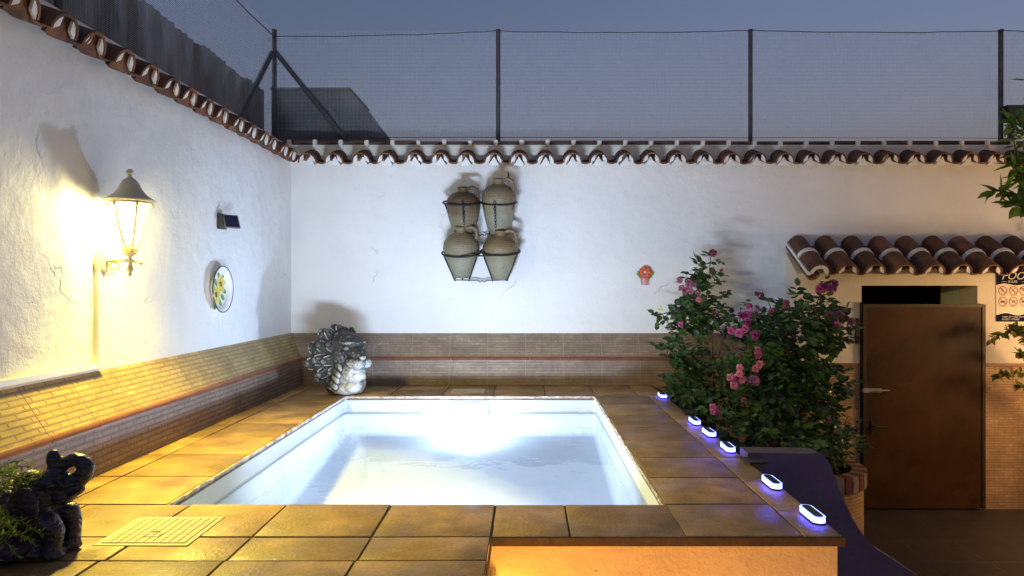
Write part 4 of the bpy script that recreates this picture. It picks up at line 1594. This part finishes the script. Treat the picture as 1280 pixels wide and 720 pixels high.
bush('big dense rose bush with pink and magenta blooms between the deck lights and the door', (2.1, 5.4, -.62), blobs2, 740, .064,
     [[at(960, 540, D2), at(940, 440, D2), at(925, 385, D2)], [at(990, 540, D2), at(985, 440, D2), at(958, 372, D2)], [at(1000, 540, D2), at(1008, 430, D2), at(1026, 362, D2)], [at(1010, 540, D2), at(1035, 450, D2), at(1052, 400, D2)], [at(950, 540, D2), at(925, 500, 5.1), at(905, 500, 5.1)], [at(1000, 540, D2), at(990, 430, D2), at(985, 380, D2)]],
     [(922, 405, D2 - .2, .034, 'magenta', 6, .07), (934, 413, D2 - .25, .034, 'magenta', 3, .04), (938, 390, D2, .024, 'mauve', 3, .04), (944, 368, D2, .028, 'dark', 2, .025), (935, 383, D2, .024, 'magenta', 2, .03), (960, 388, D2, .026, 'magenta', 1, 0), (981, 380, D2 - .1, .03, 'dark', 2, .03),
      (1027, 355, D2 - .05, .036, 'magenta', 7, .06), (1035, 393, D2 - .1, .034, 'magenta', 3, .05), (1050, 396, D2 - .05, .034, 'mauve', 6, .06), (1042, 405, D2 - .15, .034, 'pink', 2, .02), (937, 437, D2 - .3, .034, 'pink', 3, .04), (942, 455, D2 - .35, .032, 'pink', 3, .03),
      (918, 468, D2 - .45, .035, 'pink', 7, .07), (937, 477, D2 - .45, .035, 'pink', 3, .05), (883, 508, 4.85, .030, 'pink', 2, .025), (891, 514, 4.85, .027, 'magenta', 2, .02), (1030, 522, D2 - .3, .02, 'magenta', 1, 0), (925, 497, D2 - .4, .02, 'dark', 1, 0)],
     n2=260, size2=.055, keep=k2)
bush('low straggly plant sprouting from the round planter beside the door', (2.35, 5.6, -.58), [(1052, 548, 14, 18, 5.6, 1, .2), (1035, 562, 20, 15, 5.6, 1, .2), (1064, 532, 6, 9, 5.6, .8, .08)], 80, .042,
     [[at(1050, 560, 5.6), at(1060, 520, 5.6)], [at(1045, 565, 5.6), at(1038, 530, 5.6)]], [], name='planter_plant')['category'] = 'plant'


def leafy_branch(B, paths, leafm, L, W, step, name='foliage', r0=.012):
    st, lf = MB(), MB()
    for path in paths:
        pts = []
        for a, b_ in zip(path, path[1:]):
            for i in range(8):
                pts.append(Vector(a).lerp(Vector(b_), i / 8) + Vector((random.uniform(-.006, .006),) * 3))
        pts.append(Vector(path[-1]))
        n = len(pts)
        st.tube(pts, [r0 * (1 - .8 * i / n) for i in range(n)], 6)
        for i, p_ in enumerate(pts):
            if i < n * .25:
                continue
            t_ = (pts[min(i + 1, n - 1)] - pts[max(0, i - 1)]).normalized()
            for k in range(step):
                d_ = t_ * .5 + rnd_dir(-.1)
                lf.leaf(p_, d_, Vector((random.uniform(-.6, .6), -.6, 1)), L * random.uniform(.7, 1.2), W * random.uniform(.8, 1.15), .35, .15)
    return st, lf


ct = Vector((4.62, 4.9, FZ))
CT = thing('citrus_tree', 'citrus tree branch with glossy yellow-green leaves reaching in at the right edge', 'tree', ct)
CD = 4.9
A = lambda px, py, Y=CD: at(px, py, Y)
paths = [[A(1345, 300), A(1300, 230), A(1272, 200), A(1262, 150)], [A(1345, 300), A(1300, 255), A(1262, 240), A(1240, 238)], [A(1310, 250), A(1280, 225), A(1266, 205)], [A(1300, 240), A(1285, 170), A(1270, 145)],
         [A(1345, 300, 5.0), A(1310, 240, 5.1), A(1290, 150, 5.1), A(1285, 100, 5.1)], [A(1345, 300), A(1330, 200), A(1330, 100)], [A(1345, 300), A(1290, 265), A(1262, 252)], [A(1345, 300), A(1380, 220), A(1400, 130)]]
st, lf = leafy_branch(CT, paths, CITRUS, .115, .06, 2)
st.tube([ct, ct + Vector((-.05, 0, .8)), A(1400, 330), A(1345, 300)], [.05, .045, .03, .02], 10)
st.build('trunk', BARK2, CT, smooth=True)
lf.build('crown', CITRUS, CT, fixn=False)
sb = Vector((4.62, 6.0, FZ))
SB = thing('leggy_shrub', 'leggy shrub with yellowing leaves in front of the pool sign', 'shrub', sb)
S = lambda px, py: at(px, py, 5.95)
paths = [[sb, S(1325, 480), S(1290, 418), S(1262, 412), S(1240, 424)], [S(1325, 480), S(1295, 440), S(1278, 420), S(1268, 408)], [sb, S(1320, 500), S(1290, 465), S(1262, 466), S(1245, 470)], [S(1320, 500), S(1290, 480), S(1272, 482)], [S(1310, 450), S(1280, 445), S(1274, 440)]]
st, lf = leafy_branch(SB, paths, YLEAF, .062, .036, 3, r0=.009)
st.build('stems', BARK, SB, smooth=True)
lf.build('foliage', YLEAF, SB, fixn=False)

# wrought iron bracket by the door
bp = at(1073, 414, 6.2)
WBR = thing('iron_wall_bracket', 'black wrought iron wall bracket with scrolls just left of the door', 'bracket', (bp.x, DWY, bp.z))
q = MB(); q.box((bp.x - .012, DWY - .03, bp.z - .115), (bp.x + .02, DWY, bp.z + .115), .003); q.build('back_plate', BLACK, WBR)
q = MB()
for a0, sgn, zc in ((0, 1, .05), (0, -1, -.05)):
    pts = []
    for k in range(18):
        a = k * .34
        r = .055 * (1 - k / 24)
        pts.append((bp.x - .05 - r * math.cos(a), DWY - .05 - .004 * k, bp.z + zc + sgn * r * math.sin(a)))
    q.tube(pts, .006, 6)
q.tube([(bp.x, DWY - .02, bp.z + .09), (bp.x - .07, DWY - .12, bp.z + .10), (bp.x - .10, DWY - .22, bp.z + .05)], .007, 6)
q.tube([(bp.x, DWY - .02, bp.z - .10), (bp.x - .06, DWY - .10, bp.z - .05), (bp.x - .10, DWY - .22, bp.z + .05)], .007, 6)
q.build('scrollwork', BLACK, WBR, smooth=True)

# ------------------------------------------------------------------ pool rules sign
SY = DWY - .006
sx0, sx1, sz0, sz1 = 4.215, 4.80, CH + (VY - 402) / F * DWY, CH + (VY - 338.5) / F * DWY
SG = thing('pool_rules_sign', 'navy and cream pool rules sign with red prohibition rings, right of the door', 'sign', (sx0 + .29, DWY, sz0))
q = MB(); q.box((sx0, SY, sz0), (sx1, DWY - .001, sz1), .001); q.build('board', mat('sign_cream', (.70, .60, .48), .5, .04), SG)
NAVY = mat('sign_navy', (.012, .014, .035), .85, .1, spec=.05)
q = MB()
W_ = sx1 - sx0
top, bot = [], []
for i in range(41):
    x = sx0 + W_ * i / 40
    top.append((x, SY - .002, sz1 - .122 - .008 * math.sin(i / 40 * 6 * PI * .9 + 2.6)))
    bot.append((x, SY - .002, sz0 + .066 + .010 * math.sin(i / 40 * 6 * PI * .9 - .9)))
q.prism([(sx0, SY - .002, sz1)] + top + [(sx1, SY - .002, sz1)], (0, .0012, 0))
q.prism([(sx0, SY - .002, sz0)] + bot + [(sx1, SY - .002, sz0)], (0, .0012, 0))
q.build('navy_bands', NAVY, SG)
q = MB()
xc = (sx0 + sx1) / 2
for txt, sz, x, z, shr in (('POOL', .095, sx0 + .045, sz1 - .048, .35), ('RULES', .030, sx0 + .105, sz1 - .098, 0), ('SWIM AT YOUR OWN RISK', .020, sx0 + .055, sz0 + .042, 0), ('RESPECT OTHERS', .020, sx0 + .05, sz0 + .020, 0)):
    q = MB()
    q.bm.from_mesh(text_mb(txt, sz, (x, SY - .0026, z), shr, .0005, 'LEFT'))
    q.build('lettering', MATS.get('sign_white') or mat('sign_white', (.62, .58, .54), .5, .03), SG)
q = MB()
for x in (sx0 + .045, sx0 + .225):
    q.box((x, SY - .003, sz1 - .100), (x + .05, SY - .0021, sz1 - .097))
q.build('dashes', MATS['sign_white'], SG)
SRED = mat('sign_red', (.38, .06, .035), .5, .05)
pw = .095
for r_ in range(2):
    for c_ in range(5):
        ringm, figm = MB(), MB()
        cx = sx0 + .058 + c_ * pw; cz = sz1 - .178 - r_ * .097
        M = Matrix.Translation((cx, SY - .0022, cz)) @ Matrix.Rotation(PI / 2, 4, 'X')
        ringm.ring((0, 0, 0), .037, .0035, 26, 4, M @ Matrix.Diagonal((1, 1, .25, 1)))
        ringm.box((-.036, -.0028, -.0006), (.036, .0028, .0012), 0, M @ Matrix.Rotation(R(-45), 4, 'Z'))
        F_ = lambda u, v: (cx + u * .001, SY - .0012, cz + v * .001)
        kind = (r_ * 5 + c_) % 5
        def seg(a, b_, w2=4):
            figm.box((min(a[0], b_[0]) * .001 + cx - w2 * .0005, SY - .0014, min(a[1], b_[1]) * .001 + cz - w2 * .0005), (max(a[0], b_[0]) * .001 + cx + w2 * .0005, SY - .0007, max(a[1], b_[1]) * .001 + cz + w2 * .0005))
        if r_ == 0:
            figm.lathe([(0, 0), (.006, 0), (.006, .0008), (0, .0008)], 10, M=Matrix.Translation((cx + (.012 if c_ % 2 else -.008), SY - .0006, cz + .018)) @ Matrix.Rotation(PI / 2, 4, 'X'))
            figm.prism([F_(-14, 8), F_(2, 12), F_(16, -10), F_(20, -22), F_(10, -12), F_(-4, -2), F_(-18, -14), F_(-8, 2)], (0, .0007, 0))
        elif c_ % 2 == 0:
            figm.prism([F_(-20, -12), F_(20, -12), F_(20, 4), F_(10, 10), F_(-6, 8), F_(-20, 6)], (0, .0007, 0))
        else:
            figm.prism([F_(-20, 10), F_(-8, 2), F_(8, 12), F_(20, 8), F_(12, -4), F_(18, -16), F_(2, -6), F_(-14, -16), F_(-8, -4)], (0, .0007, 0))
        figm.box((cx - .036, SY - .0014, cz - .048), (cx + .036, SY - .0006, cz - .045))
        ro_ = ringm.build('prohibition_ring', SRED, SG)
        figm.build('pictogram', DARKPL, ro_)

# ------------------------------------------------------------------ stone lion head fountain
lp = Vector((-1.53, 5.86, 0))
q = MB()
fdir = Vector((.80, -.60, .0)).normalized()
rt_ = Vector((-fdir.y, fdir.x, 0)) * -1          # the head's left-hand side in the picture
upv = Vector((0, 0, 1))


def LP(f, r, u):
    return lp + fdir * f + rt_ * r + upv * u


def ell(c, rad, d=None):
    M = None
    if d is not None:
        M = Vector(d).to_track_quat('X', 'Z').to_matrix().to_4x4()
    q.ball(c, rad, M, 2)


ell(LP(-.02, 0, .36), (.17, .165, .18))                                   # skull
ell(LP(.03, 0, .20), (.155, .15, .20))                                    # throat and chest
ell(LP(.02, 0, .06), (.17, .15, .09))                                     # foot
ell(LP(.09, 0, .44), (.10, .12, .07), fdir - upv * .5)                    # brow
ell(LP(.16, 0, .35), (.11, .075, .06), fdir - upv * .6)                   # nose bridge
ell(LP(.165, 0, .27), (.095, .12, .06)); ell(LP(.12, 0, .20), (.11, .125, .12))                                # muzzle
ell(LP(.225, .045, .265), (.05, .055, .045)); ell(LP(.225, -.045, .265), (.05, .055, .045))
ell(LP(.235, 0, .315), (.03, .045, .022))                                 # nose tip
ell(LP(.165, 0, .165), (.075, .09, .05))                                  # chin
ell(LP(.13, 0, .07), (.08, .11, .06))                                     # beard
for s_ in (1, -1):
    ell(LP(.07, .105 * s_, .32), (.07, .05, .075))                      # cheek
    ell(LP(.13, .075 * s_, .435), (.045, .045, .022))                     # brow ridge
    ell(LP(.135, .078 * s_, .39), (.024, .028, .020))                     # eye
    for k in range(4):                                                    # curls beside the jaw
        ell(LP(.09 - .01 * k, (.125 + .008 * k) * s_, .24 - .05 * k), (.05, .022, .03), fdir - upv * .9)
# ruffled mane: a thick fan of overlapping leaf-shaped locks
ell(LP(-.09, 0, .31), (.235, .235, .09), None) if False else None
q.ball(LP(-.085, 0, .315), (.255, .255, .075), fdir.to_track_quat('Z', 'Y').to_matrix().to_4x4(), 3)
for (n, r0_, r1_, fo, wd, ph) in ((9, .09, .200, .02, .046, 0), (11, .12, .245, -.045, .054, .5), (10, .14, .265, -.10, .060, 0)):
    for k in range(n):
        a = R(-80) + R(340) * (k + ph) / n + random.uniform(-.05, .05)
        dr = rt_ * math.cos(a) + upv * math.sin(a)
        r2_ = r1_ * random.uniform(.93, 1.07)
        if LP(fo, 0, .31).z + dr.z * r2_ < .03:
            continue
        tq = dr.cross(fdir).normalized()
        dd = (dr - fdir * .30).normalized()
        c = LP(fo, 0, .31) + dr * (r0_ + r2_) / 2
        M4 = Matrix((dd, tq, dd.cross(tq))).transposed().to_4x4()
        q.ball(c, ((r2_ - r0_) * .62, wd, .028), M4, 2)
        q.ball(c + dd * (r2_ - r0_) * .45, (.03, wd * .62, .026), M4, 2)
        for m_ in (-.8, -.28, .28, .8):                                 # carved strands fanning out along the lock
            pts_ = []
            for i_ in range(6):
                t_ = i_ / 5
                pts_.append(LP(fo, 0, .31) + dr * (r0_ + (r2_ - r0_) * (t_ * 1.02)) - fdir * (.03 * t_) + tq * wd * m_ * (.35 + .65 * math.sin(PI * (.15 + .6 * t_))) + fdir * (.044 - .016 * t_ - .010 * abs(m_)))
            q.tube(pts_, [.007, .010, .011, .011, .010, .007], 6)
LH = sculpt(q, .005, 1).build('lion_head_statue', LIONM, loc=lp, smooth='all')
tag(LH, 'lime-crusted stone lion head with a ruffled mane on the far left pool corner', 'statue')

# ------------------------------------------------------------------ elephant
q = MB()
ES = .00264
EY = 2.32


def E(px, py, dy=0.0):
    return Vector(((px - VX) * ES, EY + dy, (700 - py) * ES))


def chain(pts, n=10):
    for (a, ra), (b_, rb_) in zip(pts, pts[1:]):
        for i in range(n + 1):
            t_ = i / n
            q.ball(a.lerp(b_, t_), ra * (1 - t_) + rb_ * t_, sub=2)


u = ES
q.ball(E(-18, 655, .06), (60 * u, 42 * u, 46 * u))          # body
q.ball(E(15, 660, .03), (38 * u, 36 * u, 40 * u))           # chest
q.ball(E(40, 622, .0), (30 * u, 27 * u, 26 * u))            # head
q.ball(E(55, 606, .0), (27 * u, 22 * u, 17 * u), Matrix.Rotation(R(-28), 4, 'Y'))   # forehead
q.ball(E(30, 604, .0), (16 * u, 18 * u, 14 * u))
q.ball(E(76, 622, .0), (18 * u, 15 * u, 12 * u), Matrix.Rotation(R(-30), 4, 'Y'))   # mouth
q.ball(E(92, 618, .0), (10 * u, 9 * u, 5 * u), Matrix.Rotation(R(-30), 4, 'Y'))     # lip
chain([(E(66, 612), 15 * u), (E(86, 607), 12 * u), (E(99, 598), 10.5 * u), (E(103, 588), 10 * u), (E(98, 580), 9 * u), (E(88, 577), 9 * u), (E(76, 582), 9 * u), (E(65, 588), 9 * u), (E(61, 578), 9 * u), (E(61, 572), 8 * u)], 8)   # raised trunk curling back
q.ball(E(46, 627, -.072), (21 * u, 6 * u, 22 * u), Matrix.Rotation(R(-16), 4, 'Z'))
q.ball(E(82, 606, -.045), (4.5 * u, 4 * u, 3.2 * u)); q.ball(E(76, 598, -.045), (9 * u, 4 * u, 2.5 * u), Matrix.Rotation(R(-20), 4, 'Y'))
chain([(E(92, 618, -.035), 3.4 * u), (E(103, 613, -.045), 3 * u), (E(110, 605, -.045), 2.2 * u)], 5)
q.bm.faces.ensure_lookup_table()
for k in range(16):
    a_ = R(60 + 17 * k)
    q.ball(E(46 + 19 * math.cos(a_), 627 - 20 * math.sin(a_), -.078), (3.6 * u, 3.6 * u, 3.6 * u), sub=1)   # near ear
q.ball(E(26, 628, .07), (22 * u, 7 * u, 20 * u))
chain([(E(36, 650, -.03), 20 * u), (E(60, 655, -.03), 16 * u), (E(70, 664, -.03), 12 * u), (E(66, 690, -.03), 11 * u)], 8)   # front legs
chain([(E(44, 646, .06), 18 * u), (E(66, 650, .06), 13 * u), (E(72, 662, .06), 10 * u), (E(70, 688, .06), 10 * u)], 8)
q.ball(E(48, 676, .0), (18 * u, 22 * u, 22 * u)); q.ball(E(40, 692, .0), (38 * u, 28 * u, 8 * u)); q.ball(E(68, 694, -.03), (14 * u, 13 * u, 6 * u)); q.ball(E(70, 694, .06), (12 * u, 12 * u, 6 * u))
q.ball(E(10, 682, -.06), (40 * u, 26 * u, 18 * u))          # folded hind leg
for k in range(3):
    q.ball(E(60 + 5 * k, 602 + 3 * k, -.057 + .004 * k), (3.5 * u, 3 * u, 1.3 * u))     # eyelid folds
eb = sculpt(q, .0075, 2)
EL = eb.build('elephant_statue', ELEPH, loc=(-1.58, EY, 0), smooth='all')
tag(EL, 'stone elephant with painted-in blue shade, sitting with its trunk curled back over its head', 'statue')

# feathery plant in front of the elephant
fb = Vector((-1.82, 2.17, 0))
FP = thing('asparagus_fern', 'feathery yellow-green fern spilling in front of the dark elephant', 'plant', fb)
q = MB(); q.lathe([(0, 0), (.065, 0), (.085, .13), (.09, .13), (.09, .145), (.078, .145), (.075, .12), (0, .12)], 24, fb); q.build('pot', mat('clay_pot', (.25, .10, .05), .8, .2, 14), FP, smooth=40)
st, lf = MB(), MB()
for k in range(44):
    a = random.uniform(-.9, 1.1)
    tip = fb + Vector((random.uniform(-.05, .30), random.uniform(-.12, .16), random.uniform(.04, .42)))
    a0 = fb + Vector((random.uniform(-.03, .03), random.uniform(-.03, .03), .12))
    mid = a0.lerp(tip, .5) + Vector((0, 0, .07))
    pts = [a0, a0.lerp(mid, .6) + Vector((0, 0, .02)), mid, mid.lerp(tip, .6) + Vector((0, 0, .012)), tip]
    st.tube(pts, .0015, 4, False)
    for i in range(34):
        t_ = .25 + .75 * i / 34
        ss = t_ * 4
        j = min(3, int(ss))
        p_ = pts[j].lerp(pts[j + 1], ss - j)
        d_ = (pts[j + 1] - pts[j]).normalized() * .6 + rnd_dir(.1)
        lf.leaf(p_, d_, rnd_dir(.5), random.uniform(.016, .03), .0065, .1)
st.build('stems', FERN, FP)
lf.build('fronds', FERN, FP, fixn=False)

# ------------------------------------------------------------------ light, sky, camera
wd = bpy.data.worlds.new('World')
scene.world = wd
wd.use_nodes = True
nt = wd.node_tree
sky = nt.nodes.new('ShaderNodeTexSky')
sky.sky_type = 'NISHITA'
sky.sun_disc = False
SUN_EL, SUN_ROT = -0.6, 225.0
sky.sun_elevation = R(SUN_EL)
sky.sun_rotation = R(SUN_ROT)
sky.air_density = 1.0
sky.dust_density = 1.5
sky.ozone_density = 1.9
bg = nt.nodes['Background']
tint = nt.nodes.new('ShaderNodeMix'); tint.data_type = 'RGBA'; tint.blend_type = 'MULTIPLY'; tint.inputs[0].default_value = 1
tint.inputs[7].default_value = (1.14, .98, 1.06, 1)
nt.links.new(sky.outputs[0], tint.inputs[6]); nt.links.new(tint.outputs[2], bg.inputs['Color'])
bg.inputs['Strength'].default_value = .112
s = bpy.data.lights.new('afterglow_sun', 'SUN')
s.energy = .02; s.angle = R(12); s.color = (1, .9, .8)
so = bpy.data.objects.new('afterglow_sun', s)
so.rotation_euler = (R(88), 0, R(20))
C.objects.link(so)

cam = bpy.data.cameras.new('camera')
cam.sensor_width = 36
cam.lens = 36 * F / 1280
cam.shift_x = (640 - VX) / 1280
cam.shift_y = (VY - 360) / 1280
cam.clip_start = .05
cam.clip_end = 500
co = bpy.data.objects.new('camera', cam)
co.location = (0, 0, CH)
co.rotation_euler = (R(90), 0, 0)
C.objects.link(co)
scene.camera = co
scene.view_settings.view_transform = 'Standard'
scene.view_settings.look = 'None'
scene.view_settings.exposure = 2.6
scene.view_settings.gamma = 1
scene.cycles.use_denoising = True
scene.cycles.max_bounces = 10
scene.cycles.diffuse_bounces = 5
scene.cycles.transparent_max_bounces = 12
scene.cycles.sample_clamp_direct = 2.5
scene.cycles.sample_clamp_indirect = 1.5
scene.cycles.caustics_reflective = False
scene.cycles.caustics_refractive = False
